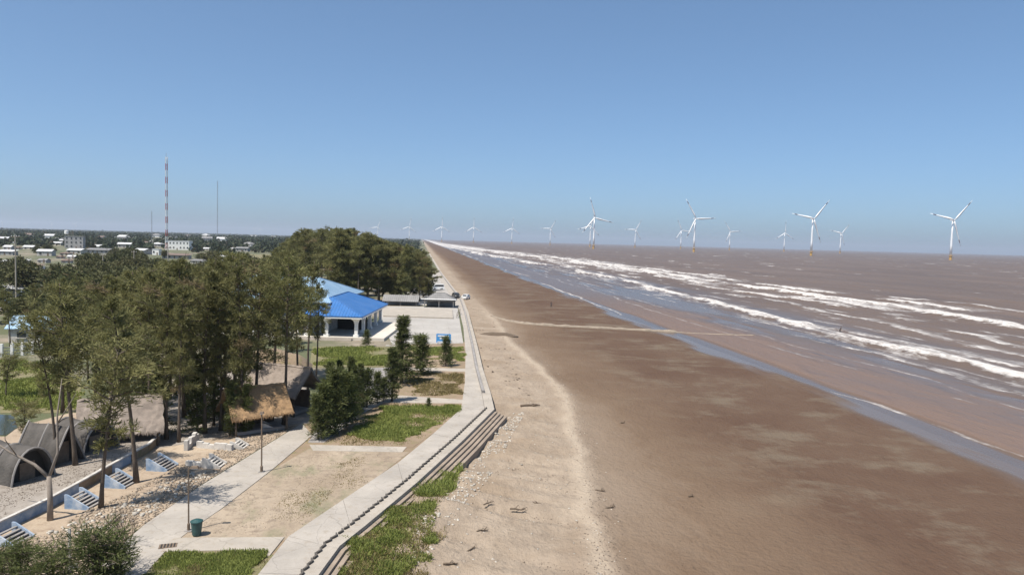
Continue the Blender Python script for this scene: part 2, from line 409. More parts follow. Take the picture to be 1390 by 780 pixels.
# ------------------------------------------------------------------ the sea wall line and the beach
WALL_PX = [(435, 780), (462, 742), (530, 690), (600, 625), (672, 556), (668, 545), (655, 500), (645, 460), (638, 430), (628, 405), (612, 388), (598, 368)]
WALL = [Vector((-6.4, -60, 0)), Vector((-6.2, 30, 0))] + [at(*p) for p in WALL_PX] + [Vector((10.5, 900, 0)), Vector((10.5, 26000, 0))]
WY = np.array([p.y for p in WALL]); WX = np.array([p.x for p in WALL])
def wall_x(y): return np.interp(y, WY, WX)
def pcurve(pts, z):
    q = sorted([at(a, b, z) for a, b in pts], key=lambda p: p.y)
    ys = np.array([p.y for p in q]); xs = np.array([p.x for p in q])
    return lambda y: np.interp(y, ys, xs)

ridge_x = pcurve([(812, 800), (808, 720), (795, 660), (784, 600), (772, 545), (735, 500), (690, 462), (668, 430), (640, 400)], -1.2)

def beach_z(x, y):
    x = np.asarray(x, float); y = np.asarray(y, float)
    e = x - wall_x(y)
    z = -1.0 - np.clip(x - 12, 0, None) * 0.0226
    z = z + 0.62 * sstep(62, 50, y) * sstep(8.5, 1.0, e) * (0.7 + 0.6 * fbm(x * 0.4, y * 0.4, 3))
    z = z + 0.28 * sstep(300, 90, y) * sstep(9, 0, e) * sstep(80, 95, y)
    d = x - ridge_x(y)
    z = z + 0.16 * np.exp(-(d / 1.3) ** 2) * sstep(230, 120, y) * (0.5 + fbm(x * 0.5, y * 0.5, 9))
    r = sstep(2, -4, d) * sstep(160, 90, y)
    u = x * 0.45 + y * 0.9; v_ = x * 0.9 - y * 0.45
    z = z + r * (fbm(v_ * 0.16, u * 0.9, 21, 4) - 0.5) * 0.85
    z = z + (fbm(x * 0.11, y * 0.05, 5, 3) - 0.5) * 0.16 * sstep(60, 40, x) + (fbm(x * 0.05, y * 0.02, 6, 3) - 0.5) * 0.10
    return z

def log_y(y0, y1, n, off): return np.exp(np.linspace(math.log(y0 + off), math.log(y1 + off), n)) - off

ys = np.concatenate([np.linspace(-60, 24, 20), log_y(26, 9000, 640, 0), [14000, 25000]])
xs = np.concatenate([np.linspace(-14, 26, 170), np.linspace(26.3, 70, 120), [78, 90]])
X, Y = np.meshgrid(xs, ys); Z = beach_z(X, Y)
d = X - ridge_x(Y)
uu = np.clip((X - ridge_x(Y)) / (56 - ridge_x(Y)), -1, 2)
wet = 0.34 + 0.62 * np.clip(uu * 1.4, 0, 1.4)
wet = np.where(d < 0, 0.30 + d * 0.03, wet) + (fbm(X * 0.09, Y * 0.03, 31) - 0.5) * 0.20
wet = wet + 0.18 * sstep(150, 420, Y) * sstep(0, 12, d)
pale = np.exp(-((d + 0.2 + (fbm(X * 0.3, Y * 0.2, 2) - 0.5) * 2.2) / 0.85) ** 2) * sstep(260, 140, Y) * 0.75
film = np.maximum(sstep(-1.90, -1.98, Z + (fbm(X * 0.3, Y * 0.06, 40) - 0.5) * 0.16), 0)
me = np_mesh('beach', np.stack([X, Y, Z], -1).reshape(-1, 3), grid_faces(len(ys), len(xs)), M['sand'],
             {'wet': np.clip(wet, 0, 1), 'pale': np.clip(pale, 0, 1), 'film': np.clip(film, 0, 1)}, True)
tag(ob('beach', me), kind='structure')

# land sheet, ends under the sea wall
ys = np.concatenate([np.linspace(-60, 24, 8), log_y(26, 26000, 160, 0)])
ss = np.concatenate([[0.4], np.geomspace(1.5, 22000, 60)])
S, Y = np.meshgrid(ss[::-1], ys); X = wall_x(Y) - S
me = np_mesh('ground', np.stack([X, Y, 0 * X], -1).reshape(-1, 3), grid_faces(len(ys), len(ss)), M['land'])
tag(ob('ground', me), kind='structure')

# ------------------------------------------------------------------ the sea
inner = pcurve([(600, 334), (660, 346), (720, 357), (770, 366), (830, 378), (910, 398), (985, 417), (1050, 436), (1140, 458), (1240, 479), (1340, 503), (1390, 516), (1500, 545)], SEA)
outer = pcurve([(590, 330), (640, 338), (740, 349), (860, 366), (930, 377), (1000, 387), (1080, 399), (1150, 408), (1230, 420), (1390, 448), (1500, 470)], SEA)
ys = np.concatenate([log_y(30, 3500, 860, 0), np.geomspace(3600, 26000, 40)])
xs = np.concatenate([np.linspace(49, 130, 190), np.linspace(130.6, 260, 200), np.geomspace(262, 22000, 120)])
X, Y = np.meshgrid(xs, ys)
foam = np.zeros_like(X); Z = np.zeros_like(X)
wob = (fbm(X * 0.0, Y * 0.035, 50, 4) - 0.5)
def breaker(xk, w_front, w_back, amp, seed, gap=0.25, hgt=0.7, wander=14):
    """a spilling wave: sharp shoreward edge, torn streaks of foam trailing to seaward"""
    global foam, Z
    dd = X - xk(Y) - (fbm(Y * 0.02, Y * 0 + 3.3, seed, 5, 0.6) - 0.5) * wander * np.clip(Y / 250, 0.35, 2.5)
    dd = dd + (fbm(X * 0.25, Y * 0.10, seed + 2, 3) - 0.5) * 5
    wb = w_back * (0.35 + 1.5 * fbm(Y * 0.018, Y * 0 + 8.1, seed + 4, 3))
    wb = wb * (1.25 + np.clip(Y, 0, 2500) / 500)
    env = sstep(-w_front * (1 + Y / 900), 0.6, dd + (fbm(X * 0.9, Y * 0.35, seed + 6, 3) - 0.5) * 3) * np.exp(-np.clip(dd, 0, None) / wb)
    g = sstep(gap - 0.14, gap + 0.16, fbm(Y * 0.020, X * 0.02, seed + 5, 4))
    st = fbm(X * 0.7, Y * 0.10, seed + 9, 5, 0.6)
    foam = np.maximum(foam, amp * env * g * (0.32 + 1.45 * st))
    Z += hgt * np.exp(-((dd - 1.5) / 3.0) ** 2) * g
breaker(inner, 1.8, 4.0, 0.95, 60, 0.32, 1.2)
breaker(lambda y: inner(y) + 8, 2.0, 4.0, 0.8, 64, 0.48, 0.5)
breaker(lambda y: inner(y) - 9, 1.2, 3.0, 0.62, 66, 0.40, 0.15)
breaker(outer, 2.4, 9.0, 1.12, 70, 0.28, 1.4)
breaker(lambda y: outer(y) - 13, 1.8, 8.0, 0.95, 75, 0.36, 0.8)
breaker(lambda y: outer(y) - 25, 1.6, 6.0, 0.86, 78, 0.41, 0.7)
breaker(lambda y: outer(y) - 37, 1.4, 4.6, 0.74, 79, 0.45, 0.5)
breaker(lambda y: outer(y) + 18, 1.8, 6.5, 0.95, 81, 0.40, 0.9)
breaker(lambda y: outer(y) + 44, 1.8, 3.6, 0.75, 84, 0.60, 0.45)
breaker(lambda y: outer(y) + 80, 1.8, 3.0, 0.72, 86, 0.66, 0.45)
for k, (off, a, s) in enumerate([(59.0, 0.68, 90), (72, 0.5, 91), (78, 0.52, 93), (85, 0.56, 94), (91, 0.58, 96), (98, 0.60, 98), (103, 0.55, 99)]):
    xw = off + (fbm(Y * 0.014 + k * 7, Y * 0, s, 5, 0.6) - 0.5) * 12
    ln = np.exp(-((X - xw) / (0.45 + 0.0016 * Y)) ** 2) * sstep(0.34, 0.5, fbm(Y * 0.022, X * 0.01, s + 1, 4))
    foam = np.maximum(foam, a * ln * (0.6 + 0.7 * fbm(X * 0.5, Y * 0.2, s + 3, 3)))
# lacy foam left between the breakers
lace = sstep(0.50, 0.74, fbm(X * 0.30, Y * 0.07, 101, 5)) * sstep(80, 95, X) * sstep(outer(Y) + 6, outer(Y) - 8, X)
foam = np.maximum(foam, lace * 0.52)
wash = sstep(0.42, 0.70, fbm(X * 0.35, Y * 0.10, 105, 5, 0.6)) * sstep(inner(Y) - 22, inner(Y) - 6, X) * sstep(inner(Y) + 12, inner(Y), X)
foam = np.maximum(foam, wash * 0.44)
deep = sstep(95, 130, X)
Z += (fbm(X * 0.10, Y * 0.035, 110, 4) - 0.5) * (0.12 + 1.3 * deep) + (fbm(X * 0.4, Y * 0.12, 112, 3) - 0.5) * (0.03 + 0.4 * deep)
xe = X + (fbm(X * 0.05, Y * 0.02, 120, 5, 0.6) - 0.5) * 30
runnel = sstep(60.0, 57.6, X + (fbm(X * 0.05, Y * 0.02, 128, 4) - 0.5) * 7)
basin = sstep(68, 79, xe) * np.maximum(sstep(inner(Y) + 2, inner(Y) - 5, X), 0.75 * sstep(inner(Y) + 24, inner(Y) + 8, X))
calm = np.clip(np.maximum(runnel, basin * (0.5 + 0.5 * sstep(0.40, 0.60, fbm(X * 0.10, Y * 0.02, 125, 4)))), 0, 1)
calm = np.maximum(calm, 0.7 * sstep(190, 330, Y) * sstep(94, 76, xe))
mud = sstep(57.5, 60.5, X) * sstep(84, 73, xe) * (1 - 0.75 * sstep(170, 300, Y))
opn = sstep(outer(Y) + 10, outer(Y) + 50, X)
me = np_mesh('sea', np.stack([X, Y, SEA + Z * sstep(52, 70, X)], -1).reshape(-1, 3), grid_faces(len(ys), len(xs)), M['sea'],
             {'foam': np.clip(foam, 0, 1), 'calm': np.clip(calm, 0, 1), 'open': opn, 'mud': mud}, True)
tag(ob('sea', me), kind='structure')

# ------------------------------------------------------------------ promenade, coping, steps
LEFT_PX = [(300, 850), (352, 780), (392, 730), (466, 680), (540, 630), (588, 590), (626, 556), (631, 520), (632, 480), (629, 445), (623, 420), (608, 395), (597, 380), (590, 368)]
LEFT = [at(*p) for p in LEFT_PX]
LY = np.array([p.y for p in LEFT]); LX = np.array([p.x for p in LEFT])
# centre line parameterised by index so that the left and right edges pair up at the bend
RIGHT = [Vector((-5.9, 34.5, 0)), at(432, 784), at(461, 744), at(496, 716), at(565, 658), at(630, 598), at(671, 557), at(666, 535), at(655, 500), at(648, 470), at(636, 425), at(628, 405), at(618, 394), at(598, 368)]
def off_line(pts, dist):
    out = []
    for i, p in enumerate(pts):
        t_ = (pts[min(i + 1, len(pts) - 1)] - pts[max(i - 1, 0)]); t_.z = 0; t_.normalize()
        out.append(p + Vector((t_.y, -t_.x, 0)) * dist)
    return out
prom = empty('promenade', (0, 0, 0)); tag(prom, kind='structure')
PZ = 0.14
RIN = off_line(RIGHT, -1.05)
for i in range(len(LEFT) - 1):
    a0, a1, b0, b1 = LEFT[i], LEFT[i + 1], RIN[i], RIN[i + 1]
    n = max(1, int(round((a1 - a0).length / 9)))
    for k in range(n):
        f0, f1 = k / n, (k + 1) / n - (0.04 / max((a1 - a0).length, 1))
        q = [a0.lerp(a1, f0), b0.lerp(b1, f0), b0.lerp(b1, f1), a0.lerp(a1, f1)]
        MB().prism(q, -0.2, PZ - rnd.random() * 0.008).obj('slab', M['concrete'], prom)
# coping strip along the sea side, in lengths
wall = empty('sea_wall', (0, 0, 0), 0, 'pale concrete sea wall with stepped face between promenade and beach', 'sea wall')
for i in range(len(RIGHT) - 1):
    a0, a1, b0, b1 = RIN[i], RIN[i + 1], RIGHT[i], RIGHT[i + 1]
    sh = (b0 - a0).normalized() * 0.03
    q = [a0 + sh, b0, b1, a1 + sh]
    MB().prism(q, -1.6, PZ + 0.03).obj('coping', M['concrete_pale'], wall)
# rest of the coast, far along the wood
MB().prism([at(598, 368) - Vector((1.2, 0, 0)), at(598, 368), Vector((10.5, 900, 0)), Vector((9.3, 900, 0))], -1.6, 0.5).obj('coping', M['concrete_pale'], wall)
# raised kerb line: skewed kerb blocks near, continuous low kerb farther on
def along(pts, step):
    out = []; acc = 0.0
    for i in range(len(pts) - 1):
        L = (pts[i + 1] - pts[i]).length; t_ = (pts[i + 1] - pts[i]).normalized(); s_ = acc
        while s_ < L: out.append((pts[i] + t_ * s_, t_)); s_ += step
        acc = s_ - L
    return out
kb = MB()
kb.prism([(-0.36, -0.05), (0.02, -0.14), (0.34, 0.05), (0.30, 0.12), (0.0, -0.02), (-0.34, 0.05)], 0, 0.14)
kbm = kb.mesh('kerb_block', M['concrete_dark'])
kline = off_line(RIGHT, -0.90)
for p, t_ in along(kline[:7], 0.72):
    o = ob('kerb_block', kbm, wall); o.location = (p.x, p.y, PZ + 0.02); o.rotation_euler = (0, 0, math.atan2(t_.y, t_.x) + rnd.uniform(-0.12, 0.12))
for i in range(7, len(kline) - 1):
    a, b = kline[i], kline[i + 1]; t_ = (b - a).normalized(); n_ = Vector((t_.y, -t_.x, 0)) * 0.16
    MB().prism([a - n_, a + n_, b + n_, b - n_], PZ, PZ + 0.34).obj('kerb', M['concrete_grey'], wall)
# the stepped face
for k in range(4):
    for i in range(0, 7 - 1):
        oa = off_line(RIGHT, 0.02 + k * 0.34); ob_ = off_line(RIGHT, 0.02 + (k + 1) * 0.34 - 0.03)
        q = [oa[i], ob_[i], ob_[i + 1], oa[i + 1]]
        if i == 5:   # shorten at the corner so the treads end in a clean return
            q = [oa[i], ob_[i], ob_[i].lerp(ob_[i + 1], 1.0), oa[i].lerp(oa[i + 1], 1.0)]
        MB().prism(q, -1.6, -0.08 - 0.16 * k).obj('tread', M['step'], wall)

# ------------------------------------------------------------------ paths, lots, lawns
def sheet(name, pts, z, m, thick=0.3, px=True):
    poly = [at(*p, z) for p in pts] if px else pts
    return tag(MB().prism(poly, z - thick, z).obj(name, m), kind='structure')
sheet('path', [(410, 574), (345, 614), (270, 660), (195, 712), (150, 752), (85, 830), (150, 830), (190, 785), (233, 738), (262, 716), (300, 690), (370, 636), (424, 590)], 0.06, M['concrete'])
sheet('path', [(236, 729), (386, 728), (366, 753), (300, 746), (218, 748)], 0.075, M['concrete_pale'])
sheet('path', [(420, 603), (552, 606), (546, 613), (425, 611)], 0.05, M['concrete_pale'])
sheet('path', [(500, 538), (540, 536), (628, 542), (628, 547), (520, 546), (497, 556)], 0.05, M['concrete_pale'])
sheet('path', [(550, 498), (632, 500), (632, 504), (553, 502)], 0.05, M['concrete_pale'])
sheet('path', [(480, 500), (530, 498), (534, 540), (500, 556), (440, 600), (418, 600), (430, 580), (470, 545)], 0.035, M['concrete_grey'])
sheet('verge', [(60, 830), (150, 752), (200, 705), (420, 568), (640, 538), (640, 562), (404, 740), (335, 830)], 0.012, M['soil_brown'])
sheet('dirt_lot', [(232, 732), (258, 717), (300, 691), (370, 637), (420, 608), (556, 613), (400, 733)], 0.03, M['dirt'])
sheet('lawn_soil', [(424, 606), (520, 545), (634, 546), (634, 556), (560, 607)], 0.03, M['soil_brown'])
sheet('lawn_soil', [(522, 540), (545, 501), (638, 503), (638, 545)], 0.03, M['soil_brown'])
sheet('lawn_soil', [(532, 500), (545, 464), (636, 464), (638, 502)], 0.03, M['soil_brown'])
sheet('lawn_soil', [(420, 498), (424, 470), (545, 470), (530, 498)], 0.03, M['soil_green'])
sheet('lawn_soil', [(0, 560), (0, 485), (60, 492), (110, 520), (110, 560)], 0.03, M['soil_green'])
sheet('lawn_soil', [(165, 800), (222, 750), (300, 746), (372, 752), (356, 790), (335, 830), (140, 830)], 0.03, M['soil_green'])
sheet('rubble_ground', [(-40, 738), (0, 719), (62, 689), (105, 665), (150, 639), (200, 611), (330, 588), (408, 574), (345, 613), (270, 659), (195, 711), (150, 750), (90, 815), (0, 815)], 0.03, M['soil'])
sheet('dirt_lot', [(330, 590), (200, 612), (110, 560), (330, 500), (420, 500), (420, 574)], 0.02, M['shade_ground'])
sheet('pond', [(-40, 590), (-40, 560), (18, 563), (24, 580), (8, 590)], 0.04, M['pond'])
sheet('sandy_ground', [(0, 640), (-40, 592), (8, 592), (26, 578), (110, 556), (200, 600)], 0.025, M['soil'])
# plaza in large slabs
plaza = empty('plaza', (0, 0, 0)); tag(plaza, kind='structure')
PA, PB, PC, PD = at(512, 416), at(621, 416), at(629, 466), at(532, 468)
for i in range(6):
    for j in range(5):
        def bl(u, v): return PA.lerp(PB, u).lerp(PD.lerp(PC, u), v)
        e = 0.0008
        MB().prism([bl(i / 6, j / 5), bl((i + 1) / 6 - e, j / 5), bl((i + 1) / 6 - e, (j + 1) / 5 - e), bl(i / 6, (j + 1) / 5 - e)], -0.1, 0.06 + rnd.random() * 0.006).obj('slab', M['plaza'], plaza)
sheet('terrace', [(520, 417), (614, 419), (615, 431), (520, 428)], 0.36, M['concrete_pale'], 0.36)
sheet('road', [(548, 402), (575, 372), (597, 372), (612, 396), (620, 415), (560, 414)], 0.04, M['plaza'])
sheet('field', [(325, 362), (335, 345), (368, 345), (372, 362)], 0.05, M['soil_green'])
sheet('field', [(318, 360), (330, 350), (366, 352), (366, 358)], 0.07, M['dirt'])

# ------------------------------------------------------------------ plants
def leaf_quads(P, D, L, W, rs):
    """one narrow quad per needle spray: P base points, D directions, L lengths, W widths"""
    n = len(P)
    r = rs.normal(size=(n, 3)); S = np.cross(D, r); S /= np.linalg.norm(S, axis=1)[:, None] + 1e-9
    a = P - S * W[:, None] * 0.5; b = P + S * W[:, None] * 0.5
    mid = P + D * L[:, None]
    c = mid + S * W[:, None] * 0.35; d_ = mid - S * W[:, None] * 0.35
    co = np.stack([a, b, c, d_], 1).reshape(-1, 3)
    return co, np.arange(4 * n).reshape(n, 4)

def unit(v): return v / (np.linalg.norm(v, axis=-1)[..., None] + 1e-9)

def casuarina(seed, h, base, rad, nbr, per, leaf=(0.18, 0.5), width=0.065, trunk_r=0.013, droop=0.25, dense=1.0, pale=False, dead=0.0, twist=0.02, shape='tall'):
    """returns (trunk mesh, crown mesh): limbs along a curved trunk, needle clumps along every limb"""
    rs = np.random.RandomState(seed); rn = random.Random(seed)
    mb = MB(); ax = []
    bx_, by_ = rn.uniform(-1, 1) * twist * h, rn.uniform(-1, 1) * twist * h
    for i in range(9):
        f = i / 8
        ax.append(Vector((bx_ * f * f * 2 + math.sin(f * 5 + seed) * 0.008 * h * f, by_ * f * f * 2 + math.cos(f * 4 + seed) * 0.008 * h * f, h * f * 0.985)))
    mb.tube(ax, [trunk_r * h * (1 - 0.9 * (i / 8)) * (1.35 if i == 0 else 1) + 0.015 for i in range(9)], 7)
    def axis(f):
        k = min(f * 8, 7.999); i = int(k); return ax[i].lerp(ax[i + 1], k - i)
    P, D, L, W, T, DD = [], [], [], [], [], []
    lump = [rn.uniform(0.30, 1.2) for _ in range(12)]
    for b in range(nbr):
        f = base + (0.985 - base) * ((b + rn.random()) / nbr) ** 0.92
        g = (f - base) / (1 - base)
        if shape == 'cone': prof = (1 - g) ** 0.8 * 0.95 + 0.07
        elif shape == 'umbrella': prof = (0.35 + 0.9 * math.sin(min(1, g * 1.25) * math.pi * 0.62)) * (1 - 0.5 * g ** 3)
        else: prof = (math.sin((0.14 + 0.80 * g ** 0.85) * math.pi)) ** 0.75
        az = b * 2.39996 + rn.uniform(-0.6, 0.6)
        ln = rad * prof * lump[int((az % 6.283) / 6.283 * 12) % 12] * rn.uniform(0.5, 1.3)
        ln = max(ln, 0.35)
        up = rn.uniform(0.15, 0.75) if shape != 'cone' else rn.uniform(0.1, 0.5)
        o = axis(f); dirv = Vector((math.cos(az), math.sin(az), 0))
        pts = [o]
        for k in range(1, 5):
            q = k / 4
            pts.append(o + dirv * ln * q + Vector((0, 0, ln * (up * q - droop * q * q))) + Vector((rn.uniform(-1, 1), rn.uniform(-1, 1), rn.uniform(-1, 1))) * 0.06 * ln)
        r0 = 0.012 * ln + 0.012
        mb.tube(pts, [r0 * (1.3 - q / 4 * 1.1) + 0.004 for q in range(5)], 4, cap=False)
        tint0 = rn.random(); dead0 = 1.0 if rn.random() < dead else rn.random() * 0.85
        ncl = max(2, int(ln * 1.6))
        for c in range(ncl):
            q = 0.22 + 0.78 * (c + rn.random()) / ncl
            k = min(q * 4, 3.999); i = int(k); cp = pts[i].lerp(pts[i + 1], k - i)
            side = Vector((-dirv.y, dirv.x, 0)) * rn.uniform(-0.45, 0.45) * ln * 0.45
            cp = cp + side + Vector((0, 0, rn.uniform(-0.1, 0.25) * min(ln, 2)))
            m = int(per * dense * rn.uniform(0.5, 1.3))
            sc_ = 0.14 + 0.075 * min(ln, 3.4)
            off = rs.normal(size=(m, 3)) * np.array([sc_, sc_, sc_ * 0.62])
            dv = unit(off * 1.2 + np.array([dirv.x * 0.5, dirv.y * 0.5, 0.35]) + rs.normal(size=(m, 3)) * 0.45 - np.array([0, 0, 0.3 * droop]))
            P.append(np.array(cp)[None, :] + off * 0.8); D.append(dv)
            L.append(rs.uniform(leaf[0], leaf[1], m)); W.append(rs.uniform(0.6, 1.4, m) * width)
            T.append(np.clip(0.5 * tint0 + 0.35 * rs.rand() + rs.rand(m) * 0.3, 0, 1)); DD.append(np.full(m, dead0))
    P = np.concatenate(P); D = np.concatenate(D); L = np.concatenate(L); W = np.concatenate(W); T = np.concatenate(T); DD = np.concatenate(DD)
    co, fs = leaf_quads(P, D, L, W, rs)
    mk = M['needle_young'] if (shape == 'cone' or h < 4) else M['needle']
    crown = np_mesh('crown', co, fs, mk, {'tint': np.repeat(T, 4), 'dead': np.repeat(DD, 4)})
    return mb.mesh('trunk', M['bark_pale'] if pale else M['bark'], True), crown, h

def broadleaf(seed, h, rad, ncl, per):
    rs = np.random.RandomState(seed); rn = random.Random(seed); mb = MB()
    mb.tube([(0, 0, 0), (0.1, 0, h * 0.3), (0.05, 0.1, h * 0.6)], [0.03 * h, 0.022 * h, 0.012 * h], 6)
    P, D, T, DD = [], [], [], []
    for c in range(ncl):
        az = c * 2.4; f = rn.random(); z = h * (0.36 + 0.58 * f); r = rad * math.sin(math.acos(2 * f - 1) * 0.92 + 0.05) * rn.uniform(0.35, 1.0)
        cp = np.array([math.cos(az) * r, math.sin(az) * r, z])
        mb.tube([(0.05, 0.1, h * 0.32), tuple(cp * np.array([0.5, 0.5, 0.85])), tuple(cp)], [0.010 * h, 0.006 * h, 0.003 * h], 4, cap=False)
        m = int(per * rn.uniform(0.6, 1.3)); off = rs.normal(size=(m, 3)) * np.array([0.30, 0.30, 0.2]) * rad * 0.62
        P.append(cp + off); D.append(unit(off + rs.normal(size=(m, 3)) * 0.5 + np.array([0, 0, 0.2])))
        T.append(np.clip(rn.random() * 0.6 + rs.rand(m) * 0.4, 0, 1)); DD.append(np.full(m, rn.random() * 0.95))
    P = np.concatenate(P); D = np.concatenate(D); T = np.concatenate(T); DD = np.concatenate(DD)
    n = len(P); co, fs = leaf_quads(P, D, rs.uniform(0.06, 0.13, n) * h * 0.8, rs.uniform(0.04, 0.075, n) * h * 0.8, rs)
    return mb.mesh('trunk', M['bark'], True), np_mesh('crown', co, fs, M['leaf'], {'tint': np.repeat(T, 4), 'dead': np.repeat(DD, 4)}), h

TALL = [casuarina(100 + i, 16, b, r, int(n * 0.68), 62, twist=tw, dead=dd) for i, (b, r, n, tw, dd) in enumerate([(0.36, 3.3, 62, 0.03, 0.03), (0.30, 2.9, 66, 0.05, 0.06), (0.42, 3.6, 58, 0.02, 0.0), (0.24, 3.1, 74, 0.03, 0.10), (0.46, 2.8, 46, 0.06, 0.03)])]
WOOD = [casuarina(200 + i, 18, b, r, n, 46, (0.3, 0.7), 0.12, twist=0.025, dead=dd) for i, (b, r, n, dd) in enumerate([(0.12, 4.3, 84, 0.04), (0.10, 4.7, 90, 0.10), (0.16, 4.0, 78, 0.0), (0.10, 4.4, 92, 0.16)])]
FULL = [casuarina(300 + i, 10, 0.06, r, n, 40, (0.16, 0.45), 0.07, droop=0.15, shape='cone', dead=0.03) for i, (r, n) in enumerate([(2.3, 80), (1.8, 76), (2.7, 84)])]
YOUNG = [casuarina(400 + i, 5, 0.04, r, n, 24, (0.2, 0.5), 0.06, droop=0.1, shape='cone') for i, (r, n) in enumerate([(1.5, 60), (1.2, 54), (1.9, 58)])]
FLAT = [casuarina(500 + i, 11, 0.36, 3.0, 36, 50, (0.16, 0.45), 0.065, droop=0.05, shape='umbrella', twist=0.05, dead=0.05) for i in range(2)]
BUSH = [casuarina(600 + i, 3.4, 0.08, 1.7, 60, 26, (0.16, 0.42), 0.045, droop=0.1, shape='umbrella', trunk_r=0.02) for i in range(2)]
TOWN = [broadleaf(700 + i, 8, r, n, 46) for i, (r, n) in enumerate([(3.6, 30), (4.4, 34), (3.0, 26), (3.9, 30)])]

def plant(name, proto, loc, h, rz, label, cat, group, spread=1.0, lean=(0, 0)):
    tm, cm, ph = proto
    o = empty(name, loc, rz, label, cat, group); s = h / ph
    o.scale = (s * spread, s * spread, s); o.rotation_euler = (lean[0], lean[1], rz)
    ob('trunk', tm, o); ob('crown', cm, o); return o

# the dense wood behind the pavilion
wr = random.Random(11)
WOOD_TOP = [(355, 352), (372, 332), (395, 318), (415, 308), (440, 305), (470, 309), (500, 315), (520, 322), (545, 330), (570, 336), (585, 344), (600, 350), (612, 362)]
def wood_top(px): return float(np.interp(px, [p[0] for p in WOOD_TOP], [p[1] for p in WOOD_TOP]))
def to_px(p):
    v = Vector(p) - Vector((0, 0, CAM_H)); dp = v.dot(FW)
    return 695 + FPX * v.dot(RR) / dp, 390 - FPX * v.dot(UR) / dp
wood = []
for row, (y0, x0, x1, n) in enumerate([(206, -24, 3.0, 7), (214, -34, 4.5, 9), (232, -46, 5.5, 10), (252, -62, 5, 11), (276, -72, 4.5, 12), (305, -82, 4, 12), (340, -80, 3, 11), (385, -70, 2, 9), (440, -60, 1, 8), (520, -46, 0, 7), (640, -30, 0, 6)]):
    for k in range(n):
        wood.append((x0 + (x1 - x0) * (k + wr.uniform(0.1, 0.9)) / n, y0 + wr.uniform(-7, 7)))
for x, y in wood:
    px, _ = to_px((x, y, 0))
    sc_ = scale_at((x, y, 10))
    h = CAM_H + (319 - 0.0267 * (450 - px) - wood_top(px)) * sc_ - wr.uniform(0.0, 2.4)
    h = min(max(h, 9.0), 22.5)
    if px > 572: h = min(h, 15)
    if y < 212: lb, gp = 'casuarina at the front of the dense wood above the grey roofed market sheds', 'front row of the dense wood'
    elif x > -3: lb, gp = 'casuarina on the seaward edge of the dense wood beside the promenade road', 'seaward edge of the dense wood'
    elif y < 245: lb, gp = 'tall casuarina in the dense wood directly behind the blue roofed pavilion', 'wood behind the pavilion'
    elif y < 350: lb, gp = 'casuarina crown in the middle of the dense wood behind the pavilion', 'middle of the dense wood'
    else: lb, gp = 'distant casuarina at the far end of the dense wood along the coast', 'far end of the dense wood'
    plant('casuarina_tree', WOOD[wr.randrange(4)] if wr.random() < 0.6 else TALL[wr.randrange(4)], (x, y, 0), h, wr.uniform(0, 6.28), lb, 'tree', gp, wr.uniform(0.85, 1.1))

# the open grove with bare trunks: (base px, base row, top row, kind, label)
gr = random.Random(5)
GROVE = [(185, 655, 395, TALL[4]), (137, 690, 470, FLAT[0]), (103, 642, 380, TALL[2]), (76, 640, 420, TALL[4]), (385, 576, 345, TALL[2]),
         (418, 545, 352, TALL[4]), (404, 530, 348, TALL[1]), (428, 528, 385, TALL[4]), (388, 520, 338, TALL[2]), (372, 512, 350, TALL[0]),
         (226, 596, 372, TALL[3]), (243, 600, 385, TALL[1]), (278, 588, 362, TALL[3]), (300, 584, 372, TALL[1]), (330, 588, 356, TALL[3]), (345, 575, 366, TALL[0]),
         (205, 580, 360, TALL[0]), (170, 572, 366, TALL[1]), (150, 560, 372, TALL[3]), (250, 566, 350, TALL[1]), (128, 556, 380, TALL[0]),
         (290, 556, 346, TALL[0]), (318, 552, 344, TALL[3]), (195, 545, 362, TALL[3]), (230, 540, 355, TALL[1]), (265, 530, 352, TALL[0]), (160, 525, 374, TALL[1]),
         (305, 525, 340, TALL[2]), (340, 530, 350, TALL[1]), (120, 520, 385, TALL[3]), (215, 510, 366, TALL[0]), (180, 500, 372, TALL[3]), (140, 495, 378, TALL[0]), (280, 500, 352, TALL[3]), (325, 495, 348, TALL[1]), (245, 488, 362, TALL[1])]
GROVE = [g for g in GROVE if g[:2] not in ((140, 495), (180, 500), (160, 525), (325, 495), (245, 488))]
GROVE += [(14, 470, 392, TALL[0]), (48, 466, 384, TALL[3]), (88, 470, 376, TALL[1]), (110, 462, 372, TALL[0]), (352, 480, 352, TALL[3]), (366, 470, 360, TALL[1])]
OWN = {(185, 655): 'slim casuarina standing between two blue sided stairs', (137, 690): 'short light crowned casuarina rooted beside the blue sided stair', (103, 642): 'tall casuarina growing against the pointed arch cabin', (76, 640): 'thin casuarina between barrel cabin and pointed arch cabin', (385, 576): 'straight trunked casuarina beside the concrete path and the thatched huts'}
for px, py, ty, pr in GROVE:
    if (px, py) in OWN: lb, gp = OWN[(px, py)], None
    elif px > 355: lb, gp = 'bare trunked casuarina in front of the pavilion and the earth mound', 'casuarinas before the pavilion'
    elif py > 570: lb, gp = 'casuarina at the front edge of the grove above the white ruins', 'front edge of the grove'
    elif py > 530: lb, gp = 'tall casuarina inside the open grove behind the thatched huts', 'middle of the grove'
    else: lb, gp = 'tall casuarina at the back of the open grove towards the town', 'back of the grove'
    h = height_at(px, py, ty)
    plant('casuarina_tree', pr, at(px, py), h, gr.uniform(0, 6.28), lb, 'tree', gp, gr.uniform(0.68, 1.0), (gr.uniform(-0.05, 0.05), gr.uniform(-0.05, 0.05)))
